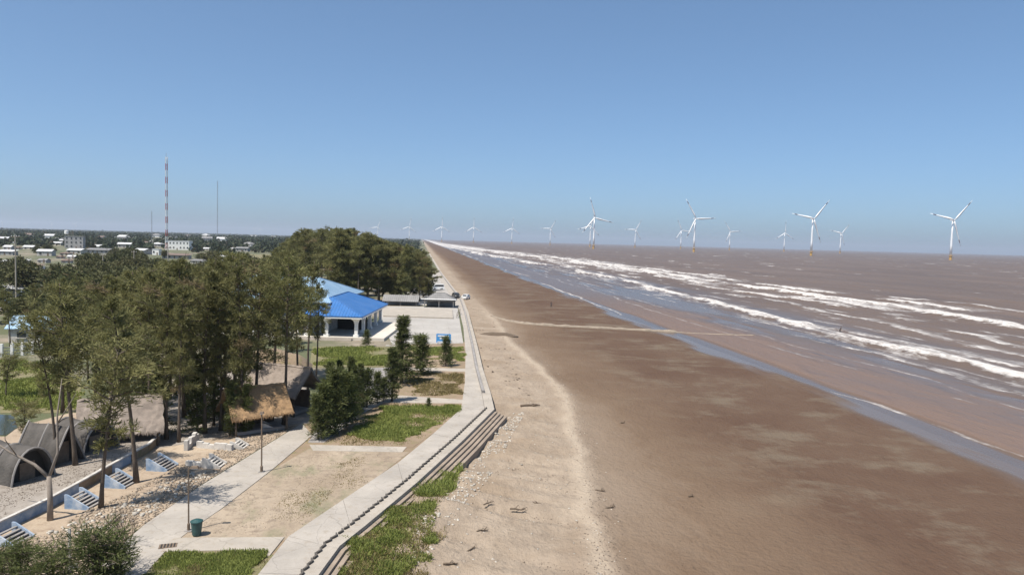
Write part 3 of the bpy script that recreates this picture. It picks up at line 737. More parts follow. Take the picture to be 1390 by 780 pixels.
for px, py, ty, pr in [(215, 590, 490, FULL[1]), (268, 588, 480, FULL[1]), (312, 592, 515, FULL[2]), (290, 578, 470, FULL[1]), (195, 575, 470, FULL[0]), (335, 590, 520, FULL[0]), (165, 560, 470, FULL[1]), (255, 560, 440, FULL[0]), (330, 545, 440, FULL[2]), (210, 535, 430, FULL[0]), (135, 520, 440, FULL[1])]:
    plant('casuarina_tree', pr, at(px, py), height_at(px, py, ty), gr.uniform(0, 6.28), 'dark cone shaped casuarina with needles to the ground inside the grove', 'tree', 'low branched casuarinas in the grove', gr.uniform(0.9, 1.15))
for px, py, ty, pr in [(85, 560, 425, FLAT[1]), (8, 540, 480, FLAT[0]), (36, 615, 545, FLAT[1])]:
    plant('casuarina_tree', pr, at(px, py), height_at(px, py, ty), gr.uniform(0, 6.28), 'flat topped casuarina on the green lawn by the pond', 'tree', 'flat topped trees by the pond', 1.2)
# young trees and bushes along the paths
for px, py, ty, pr, sp, lb, g in [
    (545, 520, 428, FULL[1], 1.55, 'big dark young casuarina beside the lamp post with side arm', None),
    (532, 545, 470, FULL[0], 1.3, 'dark young casuarina with bare lower stem by the narrow path', None),
    (571, 508, 455, YOUNG[1], 1.5, 'light green young casuarina bush at the corner of the brown lawn', None),
    (605, 497, 457, YOUNG[1], 1.1, 'slim dark young tree beside the blue sign board', None),
    (655 - 45, 492, 470, YOUNG[0], 0.8, 'small bush between blue sign board and promenade', None),
    (582, 553, 540, YOUNG[2], 1.3, 'low dark bush on the green lawn by the promenade bend', None),
    (498, 470, 448, YOUNG[2], 1.2, 'round bush in front of the pavilion terrace', None),
    (575, 470, 455, YOUNG[0], 0.9, 'small bush at the edge of the concrete plaza', None)]:
    plant('young_casuarina', pr, at(px, py), height_at(px, py, ty), gr.uniform(0, 6.28), lb, 'tree', g, sp)
for px, py, ty in [(440, 592, 520), (455, 588, 500), (470, 580, 505), (482, 570, 495), (448, 575, 490), (462, 565, 488), (490, 560, 492), (432, 596, 535), (476, 556, 484), (498, 553, 500), (512, 548, 505), (520, 545, 512)]:
    plant('young_casuarina', FULL[gr.randrange(3)] if ty < 500 else YOUNG[gr.randrange(3)], at(px, py), height_at(px, py, ty), gr.uniform(0, 6.28), 'dark young casuarina in the thicket between lawn and grey path', 'tree', 'thicket beside the lawn', 1.0)
for px, py, ty, pr, lb in [(28, 800, 742, BUSH[0], 'low green bush below the painted stair at the frame edge'), (72, 805, 748, BUSH[1], 'bright green bush beside the white post'), (128, 800, 724, BUSH[1], 'large dark bush between white post and concrete path'), (156, 797, 742, BUSH[0], 'dark spreading bush with bare twigs next to the concrete path'), (0, 790, 745, BUSH[1], 'low olive bush under the blue retaining wall')]:
    plant('bush', pr, at(px, py), height_at(px, py, ty), gr.uniform(0, 6.28), lb, 'bush', None, 1.2)
# bare twiggy shrub
def bare_shrub(seed, h):
    rn = random.Random(seed); mb = MB()
    def grow(p, d, L, r, lev):
        q = p + d * L; mid = p + d * L * 0.5 + Vector((rn.uniform(-1, 1), rn.uniform(-1, 1), 0)) * L * 0.08
        mb.tube([p, mid, q], [r, r * 0.85, r * 0.65], 4, cap=False)
        if lev:
            for _ in range(3): grow(q, (d + Vector((rn.uniform(-1, 1), rn.uniform(-1, 1), rn.uniform(-0.2, 0.6))) * 0.75).normalized(), L * rn.uniform(0.55, 0.8), r * 0.62, lev - 1)
    for _ in range(4): grow(Vector((0, 0, 0)), Vector((rn.uniform(-0.4, 0.4), rn.uniform(-0.4, 0.4), 1)).normalized(), h * 0.36, 0.03, 4)
    return mb.mesh('bare_shrub', M['bark'])
o = ob('bare_shrub', bare_shrub(3, 2.6)); o.location = at(178, 770); tag(o, 'leafless grey twiggy shrub between path and green lawn', 'shrub')
o = ob('bare_shrub', bare_shrub(4, 2.2)); o.location = at(165, 742); tag(o, 'leafless brown shrub at the edge of the rubble strip', 'shrub')
# dead leaning tree by the stairs
mb = MB(); p0 = at(68, 706); s_ = scale_at(p0)
mb.tube([(0, 0, -0.2), (0.02, 0, 1.4), (-0.05, 0.05, 2.8)], [0.20, 0.16, 0.14], 8)
mb.tube([(-0.05, 0.05, 2.7), (-0.9, 0.1, 3.5), (-2.4, 0.2, 4.3), (-4.2, 0.3, 5.6)], [0.12, 0.09, 0.06, 0.03], 6)
mb.tube([(-0.05, 0.05, 2.7), (0.4, 0.2, 4.2), (0.35, 0.3, 6.5), (0.6, 0.4, 8.8)], [0.10, 0.08, 0.055, 0.02], 6)
mb.tube([(0.35, 0.3, 6.0), (1.1, 0.2, 7.2), (1.6, 0.0, 8.0)], [0.05, 0.03, 0.012], 5)
mb.tube([(-2.0, 0.2, 4.1), (-2.3, -0.4, 5.2), (-2.2, -0.6, 6.2)], [0.04, 0.025, 0.01], 5)
o = mb.obj('dead_tree', M['bark_pale'], None, True); o.location = p0; tag(o, 'bare grey dead tree with a limb leaning left by the blue wall', 'tree')

# town trees, individually
tr = random.Random(21)
cnt = 0
HOUSES = [(102, 337, 24), (243, 339, 34), (63, 347, 22), (10, 346, 24), (6, 364, 20), (105, 345, 22), (79, 333, 14), (135, 344, 30), (14, 403, 40), (60, 387, 36), (170, 336, 18), (194, 345, 20), (214, 335, 14), (213, 346, 12), (270, 358, 20), (240, 351, 36), (330, 341, 18)]
sr = random.Random(33); SMALL = []
for _ in range(70):
    q = (sr.uniform(2, 345), sr.choice((322, 324, 327, 330, 334, 339, 350, 357, 366)) + sr.uniform(-1, 1), sr.uniform(6, 14))
    if all(abs(q[0] - a) > (q[2] + w_) / 2 + 1 or abs(q[1] - b) > 5 for a, b, w_ in HOUSES + SMALL) and not (318 < q[0] and q[1] > 340): SMALL.append(q)
HOUSES += SMALL
while cnt < 290:
    px = tr.uniform(-20, 385); py = 322 + (tr.random() ** 1.7) * 124
    if px > 300 and py > 375: continue
    if 322 < px < 372 and 340 < py < 366: continue
    if px < 60 and 450 < py: continue
    p = at(px, py)
    if p.y < 140 or p.y > 2200: continue
    h = tr.uniform(4.5, 8.5)
    top_row = to_px((p.x, p.y, h))[1]
    if any(abs(px - a) < w_ / 2 + 3 and py > b and top_row < b - 1 for a, b, w_ in HOUSES): continue
    if py < 345: h *= tr.uniform(0.5, 0.9)
    lb, gp = ('dark round tree near the houses around the striped mast', 'trees around the striped mast') if (150 < px < 290 and py < 375) else ('dark round tree near the tall grey block and its neighbours', 'trees around the grey block') if (px <= 150 and py < 355) else ('small tree beside the open fields left of the dense wood', 'trees by the fields') if px >= 290 else ('dark round crowned tree filling the ground between grove and town', 'trees between grove and town')
    plant('broadleaf_tree', TOWN[tr.randrange(4)], p, h, tr.uniform(0, 6.28), lb, 'tree', gp, tr.uniform(0.9, 1.3)); cnt += 1

# far-off wood to the horizon: one mass
rs = np.random.RandomState(77)
n = 19000
yy = 560 * np.exp(rs.rand(n) * math.log(20)); xx = -5 - rs.rand(n) * yy * 0.85
dens = fbm(xx * 0.004, yy * 0.002, 9, 4) + 0.25 * sstep(1500, 4000, yy)
keep = dens > 0.45 - 0.06 * sstep(1100, 700, yy)
hh = rs.uniform(6, 12, n) * (1 + 0.4 * sstep(3000, 9000, yy)) * (1 - 0.5 * sstep(1500, 800, yy))
def proj(z):
    v = np.stack([xx, yy, z - CAM_H], 1); dp = v @ np.array(FW); return 695 + FPX * (v @ np.array(RR)) / dp, 390 - FPX * (v @ np.array(UR)) / dp
pxx, pyb = proj(0 * xx); _, pyt = proj(hh)
for a_, b_, w_ in HOUSES: keep &= ~((np.abs(pxx - a_) < w_ / 2 + 2) & (pyb > b_ - 1) & (pyt < b_ - 0.5))
keep &= ~((pxx > 318) & (pxx < 374) & (pyb > 343)) & ~((xx > -110) & (yy < 700))
xx, yy, hh = xx[keep], yy[keep], hh[keep]; n = len(xx); per = 9
P = np.repeat(np.stack([xx, yy, hh * 0.55], 1), per, 0); k = len(P)
off = rs.normal(size=(k, 3)) * np.array([2.2, 2.2, 0.26]) * np.repeat(np.stack([hh * 0.18, hh * 0.18, hh], 1), per, 0)
P = P + off; P[:, 2] = np.clip(P[:, 2], 0.3, None)
D = unit(rs.normal(size=(k, 3)) + np.array([0, 0, 0.3]))
co, fs = leaf_quads(P, D, rs.uniform(2.0, 4.6, k), rs.uniform(1.4, 3.0, k), rs)
o = ob('far_wood', np_mesh('far_wood', co, fs, M['wood_far'], {'tint': np.repeat(np.repeat(rs.rand(n), per) * 0.7 + rs.rand(k) * 0.3, 4), 'dead': np.repeat(np.repeat(rs.rand(n), per), 4)}))
tag(o, 'far dark green woods on the flat land under the horizon', 'wood', kind='stuff')

# grass
def in_poly(x, y, poly):
    ins = np.zeros(len(x), bool); j = len(poly) - 1
    for i in range(len(poly)):
        xi, yi, xj, yj = poly[i].x, poly[i].y, poly[j].x, poly[j].y
        c = ((yi > y) != (yj > y)) & (x < (xj - xi) * (y - yi) / (yj - yi + 1e-12) + xi); ins ^= c; j = i
    return ins
def grass(name, pts, count, m, label, zf=0.03, blade=(0.10, 0.26), patch=0.42, seed=0, sc=0.35, wid=0.035):
    poly = [at(*p, zf if not callable(zf) else -0.8) for p in pts]; rs = np.random.RandomState(seed)
    x0, x1 = min(p.x for p in poly), max(p.x for p in poly); y0, y1 = min(p.y for p in poly), max(p.y for p in poly)
    x = rs.uniform(x0, x1, count * 3); y = rs.uniform(y0, y1, count * 3)
    nz = fbm(x * sc, y * sc, seed + 3, 4)
    jx = (fbm(x * 0.5, y * 0.5, seed + 31, 3) - 0.5) * 3.0; jy = (fbm(x * 0.5, y * 0.5, seed + 37, 3) - 0.5) * 4.5
    k = in_poly(x + jx, y + jy, poly) & (nz + (rs.rand(len(x)) - 0.5) * 0.16 > patch)
    x, y, nz = x[k][:count], y[k][:count], nz[k][:count]
    z = zf(x, y) if callable(zf) else np.full(len(x), zf)
    n = len(x); D = unit(rs.normal(size=(n, 3)) * 0.5 + np.array([0, 0, 0.8]))
    L = rs.uniform(blade[0], blade[1], n) * (0.6 + 0.9 * np.clip((nz - patch) * 3, 0, 1))
    co, fs = leaf_quads(np.stack([x, y, z - 0.02], 1), D, L, rs.uniform(0.6, 1.5, n) * wid, rs)
    t_ = np.clip(fbm(x * 0.9, y * 0.9, seed + 8, 3) * 1.2 - 0.2 + rs.rand(n) * 0.35, 0, 1); dd = rs.rand(n) * 0.85 + 0.25 * np.clip(patch + 0.12 - nz, 0, 0.12) / 0.12
    o = ob(name, np_mesh(name, co, fs, m, {'tint': np.repeat(t_, 4), 'dead': np.repeat(dd, 4)})); tag(o, label, 'grass', kind='stuff')
grass('grass', [(168, 800), (224, 752), (300, 749), (360, 757), (343, 788), (325, 820), (150, 820)], 42000, M['grass'], 'bright green grass plot between the two concrete paths', 0.03, (0.07, 0.20), 0.22, 1)
grass('grass', [(470, 590), (525, 550), (625, 550), (590, 578), (556, 600)], 22000, M['grass'], 'green lawn with bare brown edges beside the promenade', 0.03, (0.12, 0.3), 0.40, 2, 0.22, 0.06)
grass('grass', [(560, 535), (552, 505), (629, 507), (629, 537)], 9000, M['grass_dry'], 'thin dry yellow grass on the brown lawn', 0.03, (0.10, 0.24), 0.45, 3, 0.5, 0.07)
grass('grass', [(545, 488), (552, 470), (628, 470), (629, 490)], 9000, M['grass'], 'grass in front of the blue sign board', 0.03, (0.12, 0.4), 0.44, 4, 0.25, 0.09)
grass('grass', [(425, 496), (428, 472), (540, 472), (530, 496)], 12000, M['grass'], 'green lawn in front of the pavilion', 0.03, (0.12, 0.4), 0.36, 5, 0.2, 0.10)
grass('grass', [(0, 556), (0, 488), (60, 494), (105, 520), (105, 556)], 16000, M['grass'], 'green lawn beside the pond under the trees', 0.03, (0.12, 0.4), 0.36, 6, 0.2, 0.09)
grass('grass', [(255, 722), (300, 700), (420, 625), (530, 616), (400, 726)], 7000, M['grass_dry'], 'sparse dry tufts on the bare dirt lot', 0.03, (0.04, 0.12), 0.60, 7, 0.35, 0.04)
grass('grass', [(445, 800), (466, 748), (500, 722), (545, 690), (585, 690), (592, 720), (570, 780), (540, 810)], 26000, M['grass'], 'green weeds grown over the sea wall steps', beach_z, (0.14, 0.42), 0.36, 8, 0.35, 0.045)
grass('grass', [(556, 672), (610, 625), (628, 640), (612, 668), (580, 690)], 7000, M['grass'], 'green weed patch on the sea wall steps below the bend', beach_z, (0.14, 0.42), 0.34, 9, 0.35, 0.045)

grass('grass', [(445, 800), (466, 748), (500, 722), (545, 690), (600, 670), (605, 700), (575, 780), (540, 810)], 6000, M['grass_dry'], 'dry straw coloured weeds mixed into the sea wall greenery', beach_z, (0.12, 0.36), 0.44, 18, 0.35, 0.04)
grass('grass', [(160, 800), (220, 750), (300, 746), (366, 755), (345, 790), (325, 820)], 5000, M['grass_dry'], 'dry stems around the rim of the bright green plot', 0.03, (0.08, 0.26), 0.50, 19, 0.6, 0.03)
grass('grass', [(440, 604), (520, 548), (628, 549), (560, 604)], 5000, M['grass_dry'], 'dry tufts on the bare edges of the green lawn', 0.03, (0.08, 0.22), 0.50, 20, 0.4, 0.05)

# ------------------------------------------------------------------ buildings
def hip_roof(x0, x1, y0, y1, z0, z1, over=0.0, ridge_along='x', inset=None, thick=0.18):
    """closed hip roof; returns (roof MB, ridge MB)"""
    x0 -= over; x1 += over; y0 -= over; y1 += over
    mb = MB(); rb = MB()
    if ridge_along == 'x':
        i = inset if inset is not None else (y1 - y0) / 2; ym = (y0 + y1) / 2; r = [(x0 + i, ym, z1), (x1 - i, ym, z1)]
        fs = [(0, 1, 5, 4), (1, 2, 5), (2, 3, 4, 5), (3, 0, 4)]
    else:
        i = inset if inset is not None else (x1 - x0) / 2; xm = (x0 + x1) / 2; r = [(xm, y0 + i, z1), (xm, y1 - i, z1)]
        fs = [(0, 1, 4), (1, 2, 5, 4), (2, 3, 5), (3, 0, 4, 5)]
    c = [(x0, y0, z0), (x1, y0, z0), (x1, y1, z0), (x0, y1, z0)]
    lo = [(x, y, z - thick) for x, y, z in c]
    mb.add(c + r + lo, fs + [(6, 7, 1, 0), (7, 8, 2, 1), (8, 9, 3, 2), (9, 6, 0, 3), (9, 8, 7, 6)])
    rb.tube([Vector(r[0]) + Vector((0, 0, 0.03)), Vector(r[1]) + Vector((0, 0, 0.03))], 0.09, 6)
    for a, b in zip((0, 1, 2, 3), ((0, 1, 1, 0) if ridge_along == 'x' else (0, 0, 1, 1))):
        rb.tube([Vector(c[a]) + Vector((0, 0, 0.03)), Vector(r[b]) + Vector((0, 0, 0.03))], 0.08, 6)
    return mb, rb

def uv(u, v, z=0): p = RH * u + FH * v; return Vector((p.x, p.y, z))

# pavilion: two-tier hall with a strong blue wing and a pale wing
pav = empty('pavilion', uv(-39.3, 140), -YAW, 'white columned pavilion with stacked blue hipped roofs beside the plaza', 'pavilion')
MB().box((2.5, 0, 0.25), (29.5, 25, 0.5)).obj('plinth', M['wall_cream'], pav)
MB().box((-4.5, 5.5, 3.3), (20.5, 23.0, 5.6)).obj('wall', M['white_dirty'], pav)
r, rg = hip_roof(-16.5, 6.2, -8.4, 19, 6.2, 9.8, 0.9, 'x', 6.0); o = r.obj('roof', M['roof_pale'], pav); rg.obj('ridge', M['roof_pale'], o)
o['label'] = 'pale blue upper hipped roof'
r, rg = hip_roof(0.6, 12.6, -11.8, 12.5, 4.2, 7.0, 0.9, 'y', 6.5); o = r.obj('roof', M['roof_blue'], pav); rg.obj('ridge', M['roof_blue'], o); o['label'] = 'strong blue hipped roof of the front wing'
MB().box((6.6, -12.55, 3.92), (13.6, 0.22, 0.34)).box((13.35, 0.3, 3.92), (0.22, 25.5, 0.34)).obj('fascia', M['white'], o)
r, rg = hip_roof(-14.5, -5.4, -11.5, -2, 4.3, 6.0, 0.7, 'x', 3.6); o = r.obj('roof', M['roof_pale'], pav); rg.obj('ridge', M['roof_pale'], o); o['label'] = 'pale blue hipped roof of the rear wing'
MB().box((-10, -11.2, 4.02), (10.0, 0.2, 0.3)).obj('fascia', M['white'], o)
def column(x, y, z0=0.5, z1=3.78):
    mb = MB(); mb.box((x, y, z0 + 0.2), (0.9, 0.9, 0.4)); mb.box((x, y, (z0 + z1) / 2 - 0.3), (0.55, 0.55, z1 - z0 - 1.4))
    mb.add([(x + sx * w_, y + sy * w_, z) for z, w_ in ((z1 - 1.02, 0.275), (z1 - 0.45, 0.42), (z1 - 0.02, 0.85)) for sx, sy in ((-1, -1), (1, -1), (1, 1), (-1, 1))],
           [(a + k, a + (k + 1) % 4, a + 4 + (k + 1) % 4, a + 4 + k) for a in (0, 4) for k in range(4)] + [(11, 10, 9, 8)[::-1], (3, 2, 1, 0)])
    mb.obj('column', M['white'], pav)
for x in (0.8, 3.6, 7.0, 12.2): column(x, -11.6)
for y in (-5.5, 0.5, 6.5, 11.8): column(12.2, y)
for x in (-14.2, -11.4, -8.6, -5.8): column(x, -11.2)
MB().box((3.4, -7.4, 2.2), (5.6, 0.25, 3.4)).obj('wall', M['white'], pav)
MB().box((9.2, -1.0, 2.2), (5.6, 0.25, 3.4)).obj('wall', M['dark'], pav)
for x in (1.4, 2.8, 4.2, 5.5):
    d_ = MB().box((x, -7.58, 1.75), (0.95, 0.10, 2.3)).obj('door', M['glass'], pav)
    MB().box((x - 0.52, -7.62, 1.75), (0.09, 0.16, 2.4)).box((x + 0.52, -7.62, 1.75), (0.09, 0.16, 2.4)).box((x, -7.62, 2.97), (1.13, 0.16, 0.1)).obj('frame', M['white'], d_)
for x in (-13, -11, -9, -7):
    d_ = MB().box((x, -6.05, 2.3), (1.2, 0.12, 1.6)).obj('window', M['glass'], pav)
    MB().box((x, -6.08, 1.42), (1.5, 0.22, 0.12)).obj('sill', M['white'], d_)
for k in range(3): MB().box((7.2, -12.75 - 0.35 * k, 0.40 - 0.14 * k - 0.2), (9.0, 0.36, 0.40)).obj('step', M['concrete_pale'], pav)

def house(name, px, py, wpx, hpx, roof, wallm, roofm, label, depth=0.7, rot=0.0, roofh=0.3, cat='house', group=None, windows=True, opens=False):
    p = at(px, py); s = scale_at(p); W, Hh = wpx * s, hpx * s; D = W * depth; rz = -YAW + rot
    o = empty(name, p, rz, label, cat, group)
    wh = Hh * (1 - roofh) if roof != 'flat' else Hh
    if opens:
        for x in np.linspace(-W / 2 + 0.15, W / 2 - 0.15, max(3, int(W / 4))):
            for y in (-D / 2 + 0.15, D / 2 - 0.15): MB().box((x, y, wh / 2), (0.24, 0.24, wh)).obj('post', wallm, o)
        MB().box((0, D / 2 - 0.4, wh / 2), (W * 0.96, 0.15, wh)).obj('wall', M['wall_grey'], o)
    else: MB().box((0, 0, wh / 2), (W, D, wh)).obj('wall', wallm, o)
    ov = 0.05 * W
    if roof == 'gable':
        mb = MB(); y0, y1, x0, x1 = -D / 2 - ov, D / 2 + ov, -W / 2 - ov, W / 2 + ov; t_ = 0.12
        v_ = [(x0, y0, wh), (x1, y0, wh), (x1, y1, wh), (x0, y1, wh), (x0, 0, Hh), (x1, 0, Hh)]
        mb.add(v_ + [(a, b, c - t_) for a, b, c in v_], [(0, 1, 5, 4), (2, 3, 4, 5), (7, 6, 10, 11), (9, 8, 11, 10), (0, 6, 7, 1), (2, 8, 9, 3), (1, 7, 11, 5), (5, 11, 8, 2), (3, 9, 10, 4), (4, 10, 6, 0)])
        mb.obj('roof', roofm, o)
        g = MB(); g.add([(-W / 2, -D / 2, wh - 0.05), (-W / 2, D / 2, wh - 0.05), (-W / 2, 0, Hh - 0.2)], [(0, 2, 1)]); g.add([(W / 2, -D / 2, wh - 0.05), (W / 2, D / 2, wh - 0.05), (W / 2, 0, Hh - 0.2)], [(0, 1, 2)])
        if not opens: g.obj('gable', wallm, o)
    elif roof == 'hip':
        r_, g_ = hip_roof(-W / 2, W / 2, -D / 2, D / 2, wh, Hh, ov, 'x'); q = r_.obj('roof', roofm, o); g_.obj('ridge', roofm, q)
    elif roof == 'shed':
        mb = MB(); x0, x1, y0, y1 = -W / 2 - ov, W / 2 + ov, -D / 2 - ov, D / 2 + ov
        v_ = [(x0, y0, wh), (x1, y0, wh), (x1, y1, Hh), (x0, y1, Hh)]; mb.add(v_ + [(a, b, c + 0.1) for a, b, c in v_], [(3, 2, 1, 0), (4, 5, 6, 7), (0, 1, 5, 4), (1, 2, 6, 5), (2, 3, 7, 6), (3, 0, 4, 7)]); mb.obj('roof', roofm, o)
    else:
        MB().box((0, 0, Hh + 0.12), (W + 0.5, D + 0.5, 0.24)).obj('roof', roofm, o)
    if windows and not opens:
        ns = max(1, int(wh / 3.4)); nw = max(2, min(7, int(W / 3.2)))
        for fl in range(ns):
            for k in range(nw):
                x = -W / 2 + W * (k + 0.5) / nw; z = wh * (fl + 0.55) / ns; door = fl == 0 and k == nw // 2
                hh_ = min(1.3, wh / ns * 0.4)
                q = MB().box((x, -D / 2, 1.0 if door else z), (1.0 if door else min(1.3, W / nw * 0.5), 0.16, 2.0 if door else hh_)).obj('door' if door else 'window', M['glass'] if not door else M['rust'], o)
                if not door: MB().box((x, -D / 2 - 0.07, z - hh_ / 2 - 0.06), (min(1.6, W / nw * 0.6), 0.22, 0.1)).obj('sill', M['white_dirty'], q)
    return o

hb = house('apartment_block', 102, 337, 22, 16, 'flat', M['wall_grey'], M['wall_grey'], 'tall plain grey block with white water tank on its roof', 0.6, 0.3, cat='building')
t_ = MB(); t_.tube([(-7.2, 0, 13.2), (-7.2, 0, 13.6), (-7.2, 0, 16.4), (-7.2, 0, 16.9)], [1.3, 1.7, 1.7, 0.3], 12); t_.obj('water_tank', M['white'], hb)
hb = house('hall', 243, 339, 31, 12, 'flat', M['white'], M['roof_white'], 'long white flat roofed hall beside the striped mast', 0.5, 0.12, cat='building')
house('house', 63, 347, 18, 9, 'gable', M['white_dirty'], M['roof_white'], 'house with bright white gable roof in front of the grey block', 0.8, 0.2)
house('house', 10, 346, 22, 7, 'shed', M['wall_grey'], M['roof_white'], 'long low house with pale roof left of the utility pole', 0.5)
house('house', 6, 364, 17, 11, 'shed', M['white_dirty'], M['roof_white'], 'small white house with slanting roof by the utility pole', 0.8, 0.3)
house('house', 105, 345, 20, 8, 'gable', M['white_dirty'], M['roof_white'], 'white gabled house under the tall grey block', 0.7, -0.1)
house('house', 79, 333, 12, 5, 'gable', M['wall_cream'], M['roof_white'], 'far pale house behind the bright gabled house', 0.7)
house('house', 57, 332, 7, 7, 'flat', M['wall_grey'], M['wall_grey'], 'narrow grey two storey house far back in the town', 0.9)
house('house', 78, 327, 15, 4, 'shed', M['wall_cream'], M['roof_grey'], 'far low house with wide grey roof near the horizon wood', 0.6)
house('house', 135, 344, 30, 7, 'shed', M['wall_grey'], M['roof_grey'], 'row house with long grey sheet roof beside the grey block', 0.35)
house('house', 90, 347, 12, 5, 'hip', M['wall_cream'], M['roof_rust'], 'small house with rusty hipped roof among the white houses', 0.8)
house('open_shed', 14, 403, 38, 16, 'shed', M['white'], M['roof_white'], 'open sided shed with white sheet roof on white posts', 0.5, 0.15, 0.25, cat='shed', opens=True)
house('house', 60, 387, 34, 13, 'gable', M['wall_grey'], M['roof_grey'], 'grey roofed house hidden among the trees behind the grove', 0.7, 0.2)
house('house', 170, 336, 16, 7, 'gable', M['white_dirty'], M['roof_white'], 'white gabled house left of the striped mast', 0.8, 0.25)
house('house', 194, 345, 18, 8, 'gable', M['wall_grey'], M['roof_white'], 'white roofed house with dark porch before the striped mast', 0.8, -0.3)
house('house', 214, 335, 13, 6, 'hip', M['wall_grey'], M['roof_white'], 'pale hipped house close to the foot of the striped mast', 0.8)
house('house', 213, 346, 9, 8, 'flat', M['white'], M['roof_white'], 'small white cube house below the striped mast', 0.9)
house('house', 170, 326, 24, 5, 'shed', M['wall_cream'], M['roof_grey'], 'wide low pale building far behind the gabled houses', 0.4)
house('house', 270, 358, 18, 6, 'shed', M['wall_cream'], M['roof_grey'], 'low house with grey roof right of the white hall', 0.6)
house('house', 240, 351, 34, 7, 'shed', M['wall_grey'], M['roof_rust'], 'long grey walled house in front of the white hall', 0.4)
house('house', 304, 338, 8, 4, 'gable', M['white'], M['roof_white'], 'tiny white house between hall and open fields', 0.8)
house('house', 330, 341, 16, 6, 'gable', M['wall_grey'], M['roof_grey'], 'grey gabled farm house at the edge of the field', 0.7)
house('house', 345, 322, 8, 3, 'flat', M['white'], M['roof_white'], 'far white building on the horizon left of the wood', 0.8, windows=False)
house('house', 372, 323, 6, 3, 'flat', M['white'], M['roof_white'], 'far small white building next to the dense wood', 0.8, windows=False)
house('house', 58, 462, 66, 34, 'gable', M['white_dirty'], M['roof_pale'], 'white walled house with pale blue sheet roof behind the white fence', 0.6, 0.1, 0.45)
house('house', 5, 420, 30, 14, 'gable', M['white_dirty'], M['roof_pale'], 'small house with dull blue roof behind the grove', 0.7)
house('house', 150, 372, 26, 10, 'gable', M['wall_cream'], M['roof_rust'], 'brown roofed house buried in trees behind the grove', 0.7, 0.4)
for a, b, w_ in SMALL:
    house('house', a, b, w_, w_ * sr.uniform(0.34, 0.55), sr.choice(('gable', 'gable', 'hip', 'shed')), sr.choice((M['white_dirty'], M['wall_cream'], M['wall_grey'], M['white'])), sr.choice((M['roof_white'], M['roof_white'], M['roof_grey'], M['roof_rust'])), 'small plain house scattered among the town trees', 0.7, sr.uniform(-0.5, 0.5), 0.4, 'house', 'small houses scattered in the town', windows=b > 332)
# stalls on the far side of the plaza
st = house('market_shed', 545, 414, 44, 14, 'gable', M['concrete_grey'], M['roof_grey'], 'long open shed with grey sheet roof under the dense wood', 0.45, 0, 0.55, cat='shed', opens=True)
st = house('market_pavilion', 597, 416, 40, 19, 'hip', M['wall_cream'], M['roof_grey'], 'square open kiosk with grey hipped roof and white awning by the promenade', 0.7, 0, 0.5, cat='kiosk', opens=True)
MB().box((0, -3.6, 2.25), (9.2, 1.3, 0.10)).obj('awning', M['white'], st)
# railing on the plaza
p = at(620, 432); o = empty('railing', p, -YAW, 'dark metal railing at the seaward corner of the raised terrace', 'railing')
for y in (0, 3.5, 7, 10.5): MB().tube([(0, y, 0), (0, y, 1.2)], 0.05, 6).obj('post', M['rust'], o)
MB().tube([(0, 0, 1.2), (0, 10.5, 1.2)], 0.05, 6).obj('rail', M['rust'], o); MB().tube([(0, 0, 0.65), (0, 10.5, 0.65)], 0.04, 6).obj('rail', M['rust'], o)

# thatched huts and barrel vault cabins
def thatched_hut(px, py, W, D, hw, hr, rz, label, m):
    o = empty('thatched_hut', at(px, py), rz, label, 'hut')
    rs = np.random.RandomState(int(px)); nx, ny = 15, 7; v_ = []; f_ = []
    for side in (-1, 1):
        b = len(v_)
        for j in range(ny):
            for i in range(nx):
                f = j / (ny - 1); jt = rs.uniform(-0.07, 0.07, 3)
                v_.append((-W / 2 - 0.5 + (W + 1) * i / (nx - 1) + jt[0], side * (D / 2 + 0.6) * (1 - f), hw - 0.25 + (hr - hw) * f * (1 - 0.12 * math.sin(f * 3.14)) + jt[2] - (0.12 * rs.rand() if j == 0 else 0)))
        for j in range(ny - 1):
            for i in range(nx - 1): q = b + j * nx + i; f_.append((q, q + 1, q + nx + 1, q + nx) if side < 0 else (q + 1, q, q + nx, q + nx + 1))
    mb = MB(); mb.add(v_, f_); r_ = mb.obj('roof', m, o)
    sm = r_.modifiers.new('thickness', 'SOLIDIFY'); sm.thickness = 0.22
    fr = MB()      # loose straw fringe
    for k in range(160):
        x = rnd.uniform(-W / 2 - 0.5, W / 2 + 0.5); sd = rnd.choice((-1, 1)); z = hw - 0.25; y = sd * (D / 2 + 0.6)
        fr.add([(x - 0.05, y, z + 0.1), (x + 0.05, y, z + 0.1), (x + rnd.uniform(-0.1, 0.1), y * 1.04, z - rnd.uniform(0.1, 0.4))], [(0, 1, 2)])
    tag(fr.obj('straw_fringe', m, r_), kind='stuff')
    for sx in (-1, 1):
        for sy in (-1, 1): MB().tube([(sx * W / 2, sy * D / 2, 0), (sx * W / 2, sy * D / 2, hw)], 0.09, 7).obj('post', M['bark'], o)
    MB().box((0, D * 0.2, hw * 0.45), (W * 0.9, 0.12, hw * 0.9)).obj('wall', M['bark'], o)
    MB().box((0, 0, 0.25), (W * 0.95, D * 0.9, 0.3)).obj('floor', M['concrete_grey'], o)
    return o
thatched_hut(346, 583, 4.6, 3.6, 2.0, 4.4, 0.55, 'tan thatched hut with steep roof beside the concrete path', M['thatch'])
thatched_hut(384, 556, 6.0, 4.2, 2.4, 5.0, -0.5, 'dark weathered thatched hut in tree shade behind the tan one', M['thatch_grey'])
thatched_hut(165, 600, 5.4, 4.4, 1.6, 4.2, 0.35, 'wide grey brown thatched hut behind the raised terrace', M['thatch_grey'])

